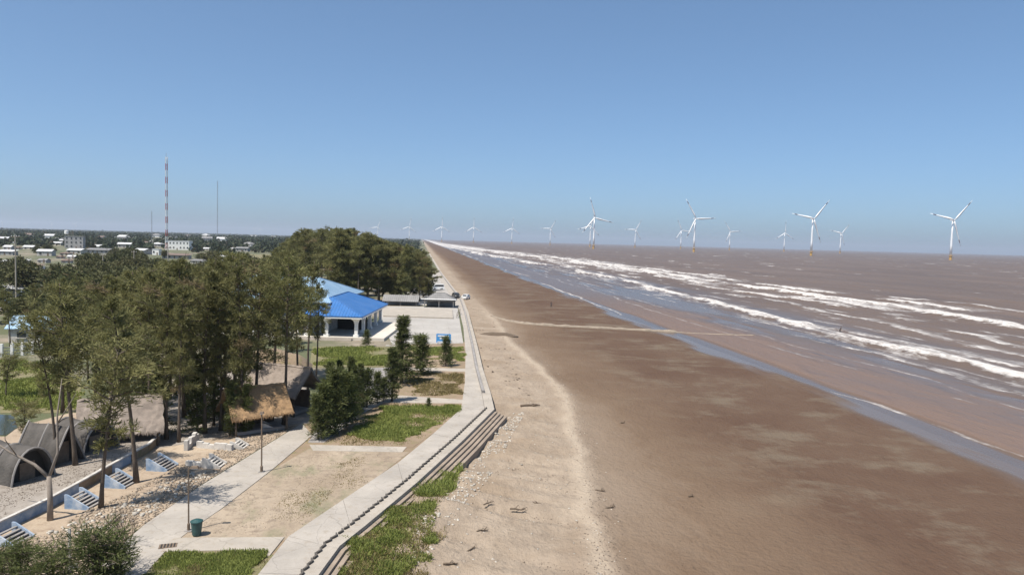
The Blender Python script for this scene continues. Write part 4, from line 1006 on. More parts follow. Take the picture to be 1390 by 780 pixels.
def barrel_cabin(px, py, half, hgt, length, rz, label, pointed=False):
    o = empty('barrel_cabin', at(px, py), rz, label, 'cabin')     # opening towards local +x
    prof = []
    for k in range(15):
        a = math.pi * k / 14; y = -math.cos(a) * half; z = math.sin(a) ** (0.9 if not pointed else 1.0) * hgt
        if pointed: z = hgt * (1 - abs(y / half)) ** 0.75
        prof.append((y, z))
    mb = MB(); n = len(prof); L = 9
    for i in range(L):
        x = -length + length * i / (L - 1)
        for (y, z) in prof: mb.v.append((x, y * (1 + 0.02 * math.sin(i * 9.1 + y)), max(0, z * (1 + 0.02 * math.sin(i * 5.3 + y * 3)))))
    for i in range(L - 1):
        for k in range(n - 1): q = i * n + k; mb.f.append([q, q + n, q + n + 1, q + 1]); mb.m.append(0)
    sh = mb.obj('shell', M['fabric'], o, True); md = sh.modifiers.new('thickness', 'SOLIDIFY'); md.thickness = 0.10; md.offset = -1
    for x in (-length, -length * 0.5, 0.02):
        MB().tube([(x, y * 1.015, max(0, z * 1.015)) for y, z in prof], 0.07, 5, cap=False).obj('rib', M['concrete_grey'], sh)
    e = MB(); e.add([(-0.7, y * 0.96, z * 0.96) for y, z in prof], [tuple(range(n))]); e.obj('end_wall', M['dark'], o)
    e = MB(); e.add([(-length + 0.15, y * 0.95, z * 0.95) for y, z in prof], [tuple(range(n))[::-1]]); e.obj('end_wall', M['fabric'], o)
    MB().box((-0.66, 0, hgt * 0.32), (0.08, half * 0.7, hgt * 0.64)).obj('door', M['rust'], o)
    return o
barrel_cabin(46, 664, 1.55, 2.9, 4.2, -0.5, 'grey barrel vaulted cabin with round dark mouth by the dead tree')
barrel_cabin(94, 640, 1.5, 3.4, 4.0, -0.45, 'grey cabin with pointed arch roof and black mouth', True)
barrel_cabin(138, 622, 1.6, 2.8, 4.0, -0.5, 'dark grey rounded cabin nearest the thatched hut on the terrace')

# raised terrace with stairs and painted retaining wall
TE = [(-40, 742), (0, 722), (62, 692), (105, 668), (150, 642), (200, 614), (215, 600)]
ter = [at(a, b, 0) for a, b in TE]
tag(MB().prism(ter + [at(205, 588), at(60, 640), at(-40, 690)], -0.2, 0.62).obj('terrace', M['shade_ground']), kind='structure')
rw = empty('retaining_wall', ter[0], 0, 'low retaining wall of blue and bare brown panels below the grey terrace', 'wall')
for i in range(len(ter) - 1):
    a, b = ter[i] - ter[0], ter[i + 1] - ter[0]; t_ = (b - a).normalized(); n_ = Vector((t_.y, -t_.x, 0)) * 0.14
    k = max(1, int((b - a).length / 2.4))
    for j in range(k):
        c0, c1 = a.lerp(b, j / k), a.lerp(b, (j + 1) / k - 0.01)
        MB().prism([c0 + n_ * 0.1, c0 + n_, c1 + n_, c1 + n_ * 0.1], -0.1, 0.66).obj('panel', M['blue_paint'] if i < 2 else (M['soil_brown'] if (i + j) % 2 else M['blue_paint']), rw)
    MB().prism([a - n_ * 0.3, a + n_ * 1.4, b + n_ * 1.4, b - n_ * 0.3], 0.665, 0.76).obj('cap', M['white_dirty'], rw)

def stair(px, py, rz, wdt, label, sidem, group=None, n=5, rise=0.17, tread=0.32):
    o = empty('stair', at(px, py), rz, label, 'stair', group); o.scale = (0.74, 0.74, 0.74)    # climbs towards -x
    run = n * tread; H_ = n * rise
    for s_ in (-1, 1):
        mb = MB(); y0, y1 = s_ * wdt / 2, s_ * (wdt / 2 + 0.14 * 1); prof = [(0, 0), (0.05, 0.25), (-run, H_ + 0.28), (-run - 0.25, H_ + 0.28), (-run - 0.25, 0)]
        m_ = len(prof); vv = [(x, y0, z) for x, z in prof] + [(x, y1, z) for x, z in prof]
        mb.add(vv, [tuple(range(m_)), tuple(range(2 * m_ - 1, m_ - 1, -1))] + [(i, (i + 1) % m_ + 0, m_ + (i + 1) % m_, m_ + i)[::-1] for i in range(m_)]); mb.obj('side_wall', sidem, o)
    for k in range(n):
        MB().box((-(k + 0.5) * tread, 0, (k + 1) * rise - 0.04), (tread * 0.74, wdt - 0.02, 0.09)).obj('tread', M['concrete_grey'] if sidem is M['blue_paint'] else M['white_dirty'], o)
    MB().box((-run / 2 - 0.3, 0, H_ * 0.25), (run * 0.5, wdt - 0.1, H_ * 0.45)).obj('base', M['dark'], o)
    return o
G_ = 'blue sided stairs of the terrace'
stair(32, 736, -0.25, 1.9, 'blue and white stair at the end of the long blue wall panel', M['blue_paint'])
stair(130, 687, -0.2, 1.8, 'blue sided stair left of the lone bare trunk', M['blue_paint'], None, 6)
stair(178, 659, -0.2, 1.8, 'shaded blue sided stair between two slim trunks', M['blue_paint'], None, 6)
stair(234, 636, -0.2, 2.0, 'blue sided stair with dark treads beside the white ruins', M['blue_paint'], None, 6)
stair(303, 633, -0.15, 1.5, 'broken white stair beside the white foundation wall', M['white_dirty'], None, 5)
stair(334, 608, -0.15, 1.5, 'white stair end of the crumbling foundation near the lamp post', M['white_dirty'], None, 4)
stair(376, 583, 0.3, 1.3, 'white stair at the door of the tan thatched hut', M['white_dirty'], None, 5)
def ruin(px0, py0, px1, py1, h, label):
    a, b = at(px0, py0), at(px1, py1); o = empty('foundation_wall', a, 0, label, 'wall'); d_ = b - a; n = max(2, int(d_.length / 0.5)); rn = random.Random(px0)
    t_ = d_.normalized(); n_ = Vector((-t_.y, t_.x, 0)) * 0.15
    for k in range(n):
        c0, c1 = d_ * (k / n), d_ * ((k + 0.97) / n); MB().prism([c0 - n_, c0 + n_, c1 + n_, c1 - n_], -0.1, h * rn.uniform(0.45, 1.1)).obj('block', M['white_dirty'], o)
ruin(253, 632, 284, 634, 0.55, 'white broken foundation wall running into the white stair')
ruin(268, 607, 316, 612, 0.6, 'crumbling white foundation wall behind the first ruin')
ruin(252, 612, 268, 597, 0.9, 'leaning white wall stub at the end of the ruins')
# brown earth mound behind the trunks
def mound(name, c, sx, sy, h, m, label, seed=0, rz=0.0, cat='mound'):
    k = 26; g = np.linspace(-1, 1, k); X, Y = np.meshgrid(g, g); r = np.sqrt(X ** 2 + Y ** 2)
    Z = np.clip(1 - r ** 2, 0, None) ** 0.8 * h * (0.7 + 0.6 * fbm(X * 2.5 + 9, Y * 2.5, seed, 4)) - 0.06
    o = ob(name, np_mesh(name, np.stack([X * sx, Y * sy, Z], -1).reshape(-1, 3), grid_faces(k, k), m, None, True)); o.location = c; o.rotation_euler = (0, 0, rz); tag(o, label, cat); return o
mound('earth_mound', at(368, 497), 5.5, 4.5, 2.6, M['soil_brown'], 'rounded brown earth mound between trunks before the pavilion', 4)
# white fence by the blue roofed house
o = empty('fence', at(-12, 485), 0, 'white fence with square posts in front of the pale blue roofed house', 'fence'); a, b = at(-12, 485), at(58, 480); d_ = b - a
for k in range(6): q = d_ * (k / 5); MB().box((q.x, q.y, 0.9), (0.35, 0.35, 1.8)).obj('post', M['white'], o)
for k in range(5):
    for z in (0.35, 0.8, 1.25):
        q = d_ * ((k + 0.5) / 5); MB().box((q.x, q.y, z), (d_.length / 5 - 0.35, 0.10, 0.14), math.atan2(d_.y, d_.x)).obj('rail', M['white_dirty'], o)

# ------------------------------------------------------------------ masts, poles, lamps, sign, bin
def mast(px, py, ty, wid, nsec, label, mats, dist_row=None):
    p = at(px, py); h = height_at(px, py, ty); o = empty('radio_mast', p, 0, label, 'mast'); sh = h / nsec
    for k in range(nsec):
        mb = MB(); z0, z1 = k * sh, (k + 1) * sh; c = [(wid * 0.55 * math.cos(a), wid * 0.55 * math.sin(a)) for a in (0.3, 2.39, 4.49)]
        for x, y in c: mb.tube([(x, y, z0), (x, y, z1)], wid * 0.14, 5)
        nb = max(2, int(sh / wid / 1.6))
        for j in range(nb):
            for i in range(3):
                q0, q1 = c[i], c[(i + 1) % 3]; mb.tube([(q0[0], q0[1], z0 + sh * j / nb), (q1[0], q1[1], z0 + sh * (j + 1) / nb)], wid * 0.07, 3, cap=False)
                mb.tube([(q0[0], q0[1], z0 + sh * j / nb), (q1[0], q1[1], z0 + sh * j / nb)], wid * 0.06, 3, cap=False)
        mb.obj('section', mats[k % len(mats)], o)
    MB().tube([(0, 0, h), (0, 0, h + 3)], 0.12, 5).obj('antenna', M['steel'], o); return o
mast(226, 347, 213, 1.5, 15, 'tall lattice mast striped red and white above the town', [M['white'], M['red']])
mast(295, 325, 246, 1.9, 8, 'plain grey lattice mast standing right of the striped one', [M['steel']])
mast(206, 330, 287, 0.9, 4, 'short pale lattice mast left of the striped one', [M['steel']])

def utility_pole(px, py, ty, label, arm=True):
    p = at(px, py); h = height_at(px, py, ty); o = empty('utility_pole', p, 0, label, 'pole')
    MB().tube([(0, 0, 0), (0, 0, h)], [0.22, 0.14], 8).obj('pole', M['concrete_pale'], o)
    if arm:
        a_ = MB().box((0, 0, h - 0.6), (2.2, 0.14, 0.14)).obj('crossarm', M['rust'], o)
        for x in (-0.9, -0.3, 0.3, 0.9): MB().tube([(x, 0, h - 0.53), (x, 0, h - 0.25)], [0.09, 0.05], 6).obj('insulator', M['white'], a_)
utility_pole(22, 405, 318, 'tall concrete utility pole beside the open white shed')
utility_pole(140, 385, 344, 'slim concrete pole standing among the trees before the grey block')
utility_pole(228, 392, 334, 'concrete pole in front of the white hall')
utility_pole(182, 372, 340, 'concrete pole between gabled houses left of the mast')

def lamp_post(px, py, ty, label, m, arm=0.0, r=0.06):
    p = at(px, py); h = height_at(px, py, ty); o = empty('lamp_post', p, 0, label, 'lamp post')
    MB().tube([(0, 0, 0), (0, 0, 0.5), (0, 0, 0.52), (0, 0, h)], [r * 1.8, r * 1.8, r, r * 0.8], 8).obj('pole', m, o)
    MB().box((0, 0, 0.05), (0.4, 0.4, 0.10)).obj('base_plate', M['concrete_grey'], o)
    if arm: MB().tube([(0, 0, h - 0.1), (arm, 0, h)], r * 0.7, 6).obj('arm', m, o)
    hd = MB().box((arm, 0, h + 0.02), (0.5 if arm else 0.32, 0.24, 0.14), 0, 0, 0.7).obj('lamp_head', m, o)
    MB().box((arm, 0, h - 0.07), (0.36 if arm else 0.22, 0.18, 0.04)).obj('lens', M['lamp'], hd); return o
lamp_post(355, 641, 560, 'slim pale lamp post between concrete path and dirt lot', M['rust'])
lamp_post(256, 721, 634, 'thin dark lamp post next to the green bin', M['rust'], 0.35, 0.05)
lamp_post(536, 512, 469, 'white lamp post with side arm in front of dark young casuarina', M['white_dirty'], -1.0, 0.09)
p = at(95, 786); o = empty('marker_post', p, 0, 'white square post with grey box between the foreground bushes', 'post')
MB().box((0, 0, 1.35), (0.11, 0.11, 2.7)).obj('post', M['white_dirty'], o); MB().box((0.22, -0.02, 0.7), (0.34, 0.12, 0.26)).obj('meter_box', M['steel'], o)
p = at(602, 468); o = empty('sign_board', p, -YAW, 'blue sign board with white lines on two posts at the plaza edge', 'sign')
for x in (-0.95, 0.95): MB().tube([(x, 0.1, 0), (x, 0.1, 2.0)], 0.05, 6).obj('post', M['steel'], o)
bd = MB().box((0, 0, 1.15), (2.5, 0.08, 1.5)).obj('board', M['sign_blue'], o)
MB().box((-0.05, -0.05, 1.55), (1.9, 0.03, 0.24)).obj('text_line', M['white'], bd); MB().box((0.12, -0.05, 1.12), (1.55, 0.03, 0.26)).obj('text_line', M['white'], bd); MB().box((0, -0.05, 0.55), (2.1, 0.03, 0.16)).obj('text_line', M['white'], bd)
p = at(267, 727); o = empty('waste_bin', p, 0.3, 'dark green waste bin beside the thin lamp post', 'bin')
mb = MB(); mb.tube([(0, 0, 0.05), (0, 0, 0.12), (0, 0, 0.82), (0, 0, 0.88)], [0.22, 0.25, 0.33, 0.34], 14); mb.obj('bucket', M['bin'], o)
MB().tube([(0, 0, 0.885), (0, 0, 0.94), (0, 0, 1.04)], [0.37, 0.36, 0.12], 14).obj('lid', M['bin'], o)
for x in (-0.24, 0.24): MB().tube([(x, 0.2, 0), (x, 0.2, 0.6)], 0.03, 5).obj('leg', M['steel'], o)
o = empty('drain_cover', at(228, 740, 0.085), 0.2, 'dark iron drain cover set in the cross path', 'drain cover')
MB().box((0, 0, 0), (0.95, 0.6, 0.02)).obj('frame', M['rust'], o)
for k in range(5): MB().box((-0.34 + 0.17 * k, 0, 0.02), (0.07, 0.5, 0.03)).obj('bar', M['dark'], o)

# ------------------------------------------------------------------ wind turbines in the sea
def blade_mesh(L, root, tip, r0):
    mb = MB(); n = 9; out = []
    for i in range(n):
        f = i / (n - 1); z = r0 + L * f; c = (root * (0.75 + 0.9 * min(f / 0.18, 1)) * (1 - max(0, f - 0.18) / 0.82) + tip * f) ; th = c * (0.9 - 0.65 * min(1, f * 3)) * 0.5 if f < 0.33 else c * 0.10
        out.append([(-c * 0.35, 0, z), (c * 0.0, -th, z), (c * 0.65, 0, z), (c * 0.0, th, z)])
    return out
def loft(rings, mb):
    o = len(mb.v); k = len(rings[0])
    for r in rings: mb.v += r
    for i in range(len(rings) - 1):
        for j in range(k): mb.f.append([o + i * k + j, o + i * k + (j + 1) % k, o + (i + 1) * k + (j + 1) % k, o + (i + 1) * k + j]); mb.m.append(0)
    mb.f.append([o + j for j in range(k)][::-1]); mb.f.append([o + (len(rings) - 1) * k + j for j in range(k)]); mb.m += [0, 0]
HUB = 108.0
rings = blade_mesh(72, 3.6, 1.1, 1.5)
mb = MB(); loft(rings, mb); BLADE = mb.mesh('blade', M['turbine'], True)
mb = MB(); loft([[(x * 1.06, y * 1.25, z) for x, y, z in r] for r in rings[6:8]], mb); BAND = mb.mesh('warning_band', M['band'])
TOWER = MB().tube([(0, 0, 12), (0, 0, 40), (0, 0, 75), (0, 0, HUB - 1.5)], [3.3, 2.9, 2.4, 1.9], 16).mesh('tower', M['turbine'], True)
TRANS = MB().tube([(0, 0, -6), (0, 0, 11), (0, 0, 11.2), (0, 0, 12)], [3.5, 3.5, 5.2, 5.2], 16).mesh('foundation', M['yellow'])
mb = MB(); loft([[(x * s_, y, HUB + z * s_) for x, z in ((-2, -2), (2, -2), (2.2, 1.6), (1.2, 2.2), (-1.2, 2.2), (-2.2, 1.6))] for y, s_ in ((-4.5, 0.75), (-3, 1), (6, 1), (9, 0.8))], mb); NAC = mb.mesh('nacelle', M['turbine'])
SPIN = MB().tube([(0, -8.2, HUB), (0, -7.6, HUB), (0, -6, HUB), (0, -4.4, HUB)], [0.3, 1.3, 2.0, 2.1], 12).mesh('hub', M['turbine'], True)
def turbine(px, tower_px, phase, yaw, label, group=None, land=False):
    dist = HUB * FPX / tower_px; p = uv(dist * (px - 695) / FPX, dist, 0 if land else SEA)
    o = empty('wind_turbine', p, -YAW + yaw, label, 'wind turbine', group)
    ob('tower', TOWER, o); ob('foundation', TRANS, o); ob('nacelle', NAC, o); h = ob('hub', SPIN, o)
    for k in range(3):
        b_ = ob('blade', BLADE, o); b_.location = (0, -6.2, HUB); b_.rotation_euler = (0, math.radians(90 - (phase + 120 * k)), 0)
        ob('warning_band', BAND, b_)
turbine(1288, 54, 48, 0.12, 'white offshore wind turbine nearest the right end of the row')
turbine(1099, 50, 50, 0.2, 'large white offshore turbine between the two smaller far ones on the right')
turbine(940, 45, 3, 0.3, 'large white offshore turbine with one blade level beside a far smaller one')
turbine(804, 42, -12, 0.35, 'large white offshore turbine standing in front of a far one')
FARG = 'far row of offshore turbines'
for px, tp, ph in [(799, 28, 75), (860, 24, 60), (922, 25, 115), (988, 25, 5), (1062, 25, 90), (1138, 27, 48), (745, 22, 60), (693, 21, 85), (641, 21, 90), (598, 20.5, 88), (554, 19, 80), (511, 17, 70)]:
    turbine(px, tp, ph, 0.25, 'small white turbine of the far offshore row near the horizon', FARG)
for px, ph in [(3, 30), (36, 80), (70, 10), (102, 55), (345, 40), (352, 95)]:
    turbine(px, 8.5, ph, 0.2, 'tiny turbine on the inland horizon beyond the town', 'inland turbines on the horizon', True)

# ------------------------------------------------------------------ vehicles
def car(px, py, rz, paint, label, z=0.16, van=False):
    o = empty('parked_car', at(px, py, z), rz, label, 'car')
    L, W = 4.5, 1.8; h = 1.55 if not van else 1.95
    prof = [(-2.25, 0.35), (-2.2, 0.95), (-1.3, 1.05), (-0.7, h), (1.3, h), (1.95, 1.05), (2.22, 0.95), (2.25, 0.35)] if not van else [(-2.25, 0.35), (-2.2, 1.05), (-1.75, 1.2), (-1.2, h), (2.1, h), (2.2, 1.1), (2.25, 0.35)]
    mb = MB(); n = len(prof); rr_ = []
    for y, s_, in ((-0.9, 0.93), (-0.82, 1.0), (0.82, 1.0), (0.9, 0.93)):
        rr_.append([(x * (0.985 + 0.015 * s_), y if z_ < 1.06 else y * 0.84, 0.35 + (z_ - 0.35) * s_) for x, z_ in prof])
    loft(rr_, mb); mb.obj('body', paint, o)
    for s_ in (-1, 1):
        if not van: q = [(-1.05, 1.08), (-0.62, h - 0.1), (1.2, h - 0.1), (1.68, 1.08)]
        else: q = [(-1.5, 1.22), (-1.1, h - 0.12), (1.9, h - 0.12), (1.95, 1.22)]
        g = MB(); vv = [(x, s_ * (0.885 if z_ < 1.2 else 0.785), z_) for x, z_ in q] + [(x, s_ * (0.86 if z_ < 1.2 else 0.76), z_) for x, z_ in q]
        g.add(vv, [(0, 1, 2, 3), (7, 6, 5, 4), (0, 4, 5, 1), (1, 5, 6, 2), (2, 6, 7, 3), (3, 7, 4, 0)]); g.obj('side_window', M['glass'], o)
    g = MB(); x0, x1 = (-1.33, -0.74) if not van else (-1.78, -1.25); z0 = 1.08 if not van else 1.24
    g.add([(x0 - 0.03, -0.72, z0), (x0 - 0.03, 0.72, z0), (x1 - 0.03, 0.62, h - 0.05), (x1 - 0.03, -0.62, h - 0.05)], [(3, 2, 1, 0)]); g.obj('windscreen', M['glass'], o)
    for x in (-1.4, 1.4):
        for s_ in (-1, 1):
            t_ = MB().tube([(x, s_ * 0.70, 0.32), (x, s_ * 0.93, 0.32)], 0.32, 14).obj('wheel', M['rubber'], o); MB().tube([(x, s_ * 0.90, 0.32), (x, s_ * 0.945, 0.32)], 0.19, 10).obj('rim', M['steel'], t_)
    for s_ in (-1, 1):
        MB().box((-2.235, s_ * 0.62, 0.80), (0.06, 0.34, 0.16)).obj('headlight', M['lamp'], o); MB().box((2.235, s_ * 0.66, 0.84), (0.06, 0.24, 0.18)).obj('tail_light', M['red'], o)
    return o
car(619, 404, 1.75, M['car_dark'], 'dark car parked on the promenade beside the sea wall', 0.17)
zc = float(beach_z(at(632, 405, -0.8).x, at(632, 405, -0.8).y))
car(632, 406, 1.2, M['car_white'], 'white car parked on the sand outside the sea wall', zc)
car(594, 393, 0.3, M['car_white'], 'white van on the road beside the dense wood', 0.05, True)

# ------------------------------------------------------------------ people
def person(loc, rz, label, bend=0.15, top=None, legs=None):
    o = empty('person', loc, rz, label, 'person')
    J = {'pel': (0, 0, 0.92), 'che': (0, -bend * 0.5, 1.25), 'neck': (0, -bend * 0.9, 1.48), 'head': (0, -bend, 1.62), 'crown': (0, -bend, 1.74)}
    for s_, n in ((-1, 'l'), (1, 'r')):
        J.update({'hip' + n: (s_ * 0.10, 0, 0.88), 'kne' + n: (s_ * 0.12, -0.04 + s_ * 0.08, 0.48), 'ank' + n: (s_ * 0.12, s_ * 0.12, 0.07), 'toe' + n: (s_ * 0.13, s_ * 0.12 - 0.18, 0.03),
                  'sho' + n: (s_ * 0.19, -bend * 0.8, 1.42), 'elb' + n: (s_ * 0.26, -bend * 0.8 - 0.06, 1.14), 'wri' + n: (s_ * 0.24, -bend - 0.2, 0.94), 'han' + n: (s_ * 0.235, -bend - 0.25, 0.86)})
    E = [('pel', 'che'), ('che', 'neck'), ('neck', 'head'), ('head', 'crown')]
    for n in 'lr': E += [('pel', 'hip' + n), ('hip' + n, 'kne' + n), ('kne' + n, 'ank' + n), ('ank' + n, 'toe' + n), ('neck', 'sho' + n), ('sho' + n, 'elb' + n), ('elb' + n, 'wri' + n), ('wri' + n, 'han' + n)]
    R = dict(pel=.13, che=.135, neck=.055, head=.10, crown=.07, hip=.085, kne=.06, ank=.042, toe=.035, sho=.06, elb=.045, wri=.032, han=.035)
    def skin(name, names, grow, m, sub=1):
        nm = [k for k in J if any(k.startswith(a) for a in names)]; ix = {k: i for i, k in enumerate(nm)}
        me = bpy.data.meshes.new(name); me.from_pydata([J[k] for k in nm], [(ix[a], ix[b]) for a, b in E if a in ix and b in ix], []); me.materials.append(m)
        q = ob(name, me, o); q.modifiers.new('skin', 'SKIN'); q.modifiers.new('sub', 'SUBSURF').levels = sub; q.modifiers['sub'].render_levels = sub
        if not me.skin_vertices: 
            bpy.context.view_layer.objects.active = q
        lay = me.skin_vertices[0] if me.skin_vertices else None
        if lay:
            for i, k in enumerate(nm):
                r_ = (R.get(k) or R.get(k[:3]) or R.get(k[:-1])) + grow; lay.data[i].radius = (r_, r_ * 0.8 if k in ('pel', 'che') else r_); lay.data[i].use_root = (k == 'pel')
        return q
    skin('body', ['pel', 'che', 'neck', 'head', 'crown', 'hip', 'kne', 'ank', 'toe', 'sho', 'elb', 'wri', 'han'], 0, M['skin'])
    skin('shirt', ['pel', 'che', 'neck', 'sho', 'elb'], 0.018, top or M['cloth_dark']); skin('trousers', ['pel', 'hip', 'kne', 'ank'], 0.02, legs or M['cloth_dark'])
    MB().tube([(0, -bend + 0.02, 1.60), (0, -bend + 0.02, 1.70), (0, -bend + 0.01, 1.78), (0, -bend, 1.80)], [0.085, 0.118, 0.09, 0.02], 10).obj('hair', M['hair'], o, True)
    return o
p = at(1140, 451.5, SEA); person((p.x, p.y, SEA - 0.18), 0.9, 'person in dark clothes standing in the shallow surf', 0.22)
p = at(748, 417, -1.55); person((p.x, p.y, float(beach_z(p.x, p.y)) - 0.01), 2.4, 'person in dark clothes walking alone on the wet sand', 0.08, M['cloth_dark'], M['cloth_grey'])

# ------------------------------------------------------------------ things on the beach
def bz(px, py, z=-1.4):
    p = at(px, py, z)
    for _ in range(3): p = at(px, py, float(beach_z(p.x, p.y)))
    return p
# groyne line
pts = [bz(a, b) for a, b in [(668, 429), (690, 436), (715, 440), (760, 443), (820, 446), (860, 448), (900, 450)]] + [at(a, b, SEA) for a, b in [(940, 452), (985, 454), (1030, 455)]]
c = []
for i in range(len(pts) - 1):
    for k in range(8): c.append(pts[i].lerp(pts[i + 1], k / 8))
mb = MB(); mb.tube([q + Vector((0, rnd.uniform(-0.12, 0.12), -0.12)) for q in c], [(0.62 if i < len(c) * 0.72 else 0.26) * rnd.uniform(0.8, 1.15) * (0.5 + min(1, i / 12) * 0.5) for i in range(len(c))], 8)
tag(mb.obj('groyne', M['spit'], None, True), 'low pale groyne running across the wet sand into the shallows', 'groyne')
q = bz(675, 455); o = mound('debris_heap', q, 4.2, 0.9, 0.75, M['drift'], 'long low heap of brown debris on the dry sand', 8, -0.12, 'heap')
def log(px, py, L, r, rz, label):
    q = bz(px, py); o = empty('driftwood', (q.x, q.y, q.z + r * 0.5), rz, label, 'driftwood'); rn = random.Random(int(px * 7 + py))
    MB().tube([(-L / 2, 0, 0), (-L / 5, rn.uniform(-.1, .1) * L, 0.04), (L / 4, rn.uniform(-.1, .1) * L, 0.0), (L / 2, rn.uniform(-.12, .12) * L, 0.06)], [r, r * 0.95, r * 0.7, r * 0.3], 7).obj('stem', M['drift'], o, True)
    for k in range(3):
        x = rn.uniform(-0.2, 0.4) * L; s_ = rn.choice((-1, 1)); MB().tube([(x, 0, 0), (x + 0.2 * L, s_ * 0.16 * L, 0.06 + rn.random() * 0.2), (x + 0.32 * L, s_ * 0.2 * L, 0.02)], [r * 0.5, r * 0.35, r * 0.12], 5).obj('branch', M['drift'], o)
LG = 'driftwood scattered on the sand'
for px, py, L, r, rz, lb in [(720, 551, 3.2, 0.16, 0.1, 'large forked driftwood below the end of the sea wall steps'), (703, 691, 1.5, 0.07, -0.2, None), (729, 683, 1.1, 0.05, 2.4, None), (814, 666, 1.1, 0.06, -0.5, None), (828, 689, 1.3, 0.06, 0.3, None), (612, 765, 1.2, 0.07, 0.0, None), (663, 683, 1.2, 0.06, 0.6, None), (938, 674, 0.6, 0.08, 0.2, None), (845, 574, 0.5, 0.09, 0.2, None), (681, 664, 1.0, 0.05, 0.5, None), (655, 720, 1.1, 0.05, 0.2, None), (640, 745, 1.0, 0.05, 0.8, None)]:
    log(px, py, L * 0.72, r * 0.9, rz, lb or 'small dark driftwood branch lying on the sand'); 
    if not lb: COL.objects[-1]
for o in list(COL.objects):
    if o.get('label') == 'small dark driftwood branch lying on the sand': o['group'] = LG

def stones(name, P, S, mats, label, seed=0, flat=0.7):
    rs = np.random.RandomState(seed); n = len(P)
    base = np.array([(-1, -1, -1), (1, -1, -1), (1, 1, -1), (-1, 1, -1), (-1, -1, 1), (1, -1, 1), (1, 1, 1), (-1, 1, 1)], float) * 0.5
    co = base[None] * (1 + rs.uniform(-0.45, 0.3, (n, 8, 3))) * S[:, None, None] * np.array([1.2, 1, flat])
    a = rs.rand(n) * 6.28; ca, sa = np.cos(a)[:, None], np.sin(a)[:, None]; x = co[:, :, 0] * ca - co[:, :, 1] * sa; y = co[:, :, 0] * sa + co[:, :, 1] * ca
    co[:, :, 0], co[:, :, 1] = x, y; co += P[:, None, :]
    f = np.array([(3, 2, 1, 0), (4, 5, 6, 7), (0, 1, 5, 4), (1, 2, 6, 5), (2, 3, 7, 6), (3, 0, 4, 7)])
    fs = (f[None] + (np.arange(n) * 8)[:, None, None]).reshape(-1, 4)
    o = ob(name, np_mesh(name, co.reshape(-1, 3), fs, mats)); tag(o, label, name.replace('_', ' '), kind='stuff'); return o
def scatter(pts, count, zf, seed, patch=0.0, sc=0.5, z=0.0):
    poly = [at(*p, z) for p in pts]; rs = np.random.RandomState(seed)
    x = rs.uniform(min(p.x for p in poly), max(p.x for p in poly), count * 4); y = rs.uniform(min(p.y for p in poly), max(p.y for p in poly), count * 4)
    k = in_poly(x, y, poly) & (fbm(x * sc, y * sc, seed + 1, 3) > patch); x, y = x[k][:count], y[k][:count]
    zz = zf(x, y) if callable(zf) else np.full(len(x), zf); return np.stack([x, y, zz], 1), rs
LEFTR = [(0, 742), (90, 704), (170, 672), (240, 634), (330, 596), (400, 578), (345, 613), (270, 659), (195, 711), (150, 750), (100, 800), (0, 800)]
P, rs = scatter(LEFTR, 4200, 0.05, 5, 0.40); stones('rubble', P, rs.uniform(0.04, 0.17, len(P)), M['rubble'], 'pale broken rubble strewn between the stairs and the path', 1)
P, rs = scatter([(60, 725), (180, 680), (260, 640), (300, 640), (200, 700), (130, 730)], 160, 0.08, 6); stones('rubble', P, rs.uniform(0.08, 0.22, len(P)), M['litter'], 'whitish concrete lumps on the rubble strip', 2)
P, rs = scatter([(-30, 735), (60, 690), (150, 640), (205, 600), (195, 592), (60, 645), (-30, 690)], 1500, 0.63, 25, 0.42); stones('needle_litter', P, rs.uniform(0.015, 0.06, len(P)), M['drift'], 'brown needle litter and twigs on the grey terrace', 8, 0.3)
P, rs = scatter([(250, 725), (300, 693), (420, 614), (540, 616), (400, 726)], 900, 0.035, 26, 0.44); stones('pebbles', P, rs.uniform(0.02, 0.08, len(P)), M['rubble'], 'loose pebbles on the bare dirt lot', 9, 0.5)
P, rs = scatter([(200, 600), (330, 590), (400, 574), (400, 520), (120, 560)], 1400, 0.025, 27, 0.42); stones('needle_litter', P, rs.uniform(0.02, 0.08, len(P)), M['drift'], 'brown needle litter under the grove trees', 10, 0.3)
FOOT = [(560, 735), (598, 690), (625, 655), (690, 562), (712, 560), (672, 640), (640, 690), (600, 740), (560, 790)]
P, rs = scatter(FOOT, 1600, beach_z, 7, 0.42, 0.6, -1.0); stones('rubble', P, rs.uniform(0.04, 0.17, len(P)), M['litter'], 'grey and white stones at the foot of the sea wall steps', 3)
DRY = [(640, 800), (585, 790), (640, 690), (690, 600), (700, 545), (740, 545), (775, 620), (790, 720), (800, 800)]
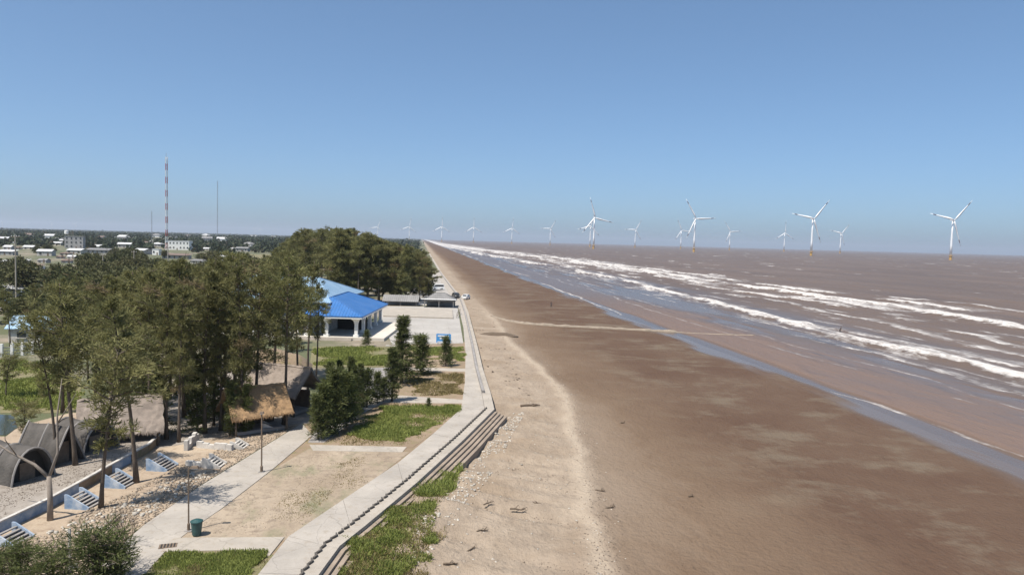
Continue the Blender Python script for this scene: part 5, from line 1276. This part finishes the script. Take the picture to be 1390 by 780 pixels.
P, rs = scatter(DRY, 5200, beach_z, 8, 0.3, 0.4, -1.1); P = P[fbm((P[:, 0] * 0.9 - P[:, 1] * 0.45) * 0.16, (P[:, 0] * 0.45 + P[:, 1] * 0.9) * 0.9, 21, 4) < 0.40]; P = P[:1300]; stones('beach_litter', P, rs.uniform(0.02, 0.075, len(P)), M['drift'], 'small dark bits of wood washed up on the dry sand', 4, 0.4)
P, rs = scatter(DRY, 130, beach_z, 9, 0.3, 0.4, -1.1); stones('beach_litter', P, rs.uniform(0.04, 0.12, len(P)), M['litter'], 'pale shells and scraps on the dry sand', 5, 0.5)
P, rs = scatter([(600, 372), (640, 430), (660, 500), (690, 540), (720, 540), (690, 470), (660, 410), (625, 372)], 420, beach_z, 10, 0.52, 0.15, -0.9); stones('beach_litter', P, rs.uniform(0.06, 0.28, len(P)), M['drift'], 'brown drift debris lying along the foot of the wall', 6, 0.4)

rs = np.random.RandomState(91); yw = 38 + 130 * rs.rand(1500) ** 1.6; xw = ridge_x(yw) + rs.normal(size=1500) * 0.7 + 0.5
stones('wrack_line', np.stack([xw, yw, beach_z(xw, yw)], 1), rs.uniform(0.02, 0.085, 1500), M['drift'], 'thin line of dark wrack along the pale sand ridge', 11, 0.4)
yw = 38 + 150 * rs.rand(260) ** 1.4; xw = ridge_x(yw) + rs.normal(size=260) * 1.1
stones('wrack_line', np.stack([xw, yw, beach_z(xw, yw)], 1), rs.uniform(0.03, 0.10, 260), M['litter'], 'pale scraps and shells along the sand ridge', 12, 0.5)
xw = rs.uniform(14, 54, 420); yw = 40 + 150 * rs.rand(420) ** 1.5
stones('wrack_line', np.stack([xw, yw, beach_z(xw, yw)], 1), rs.uniform(0.03, 0.10, 420), M['drift'], 'scattered dark bits on the wet sand flat', 13, 0.4)
# ------------------------------------------------------------------ air
hz = MB(); hz.box((0, 13000, 108), (46000, 27000, 228)); 
m = bpy.data.materials.new('air'); m.use_nodes = True; t = m.node_tree; t.nodes.remove(t.nodes['Principled BSDF'])
pv = N(t, 'ShaderNodeVolumePrincipled'); pv.inputs['Color'].default_value = (0.80, 0.88, 1.0, 1); pv.inputs['Density'].default_value = 7e-5; pv.inputs['Anisotropy'].default_value = 0.2
t.links.new(pv.outputs[0], t.nodes['Material Output'].inputs['Volume'])
o = hz.obj('haze', m); tag(o, 'thin pale sea haze filling the whole view', 'haze', kind='stuff')
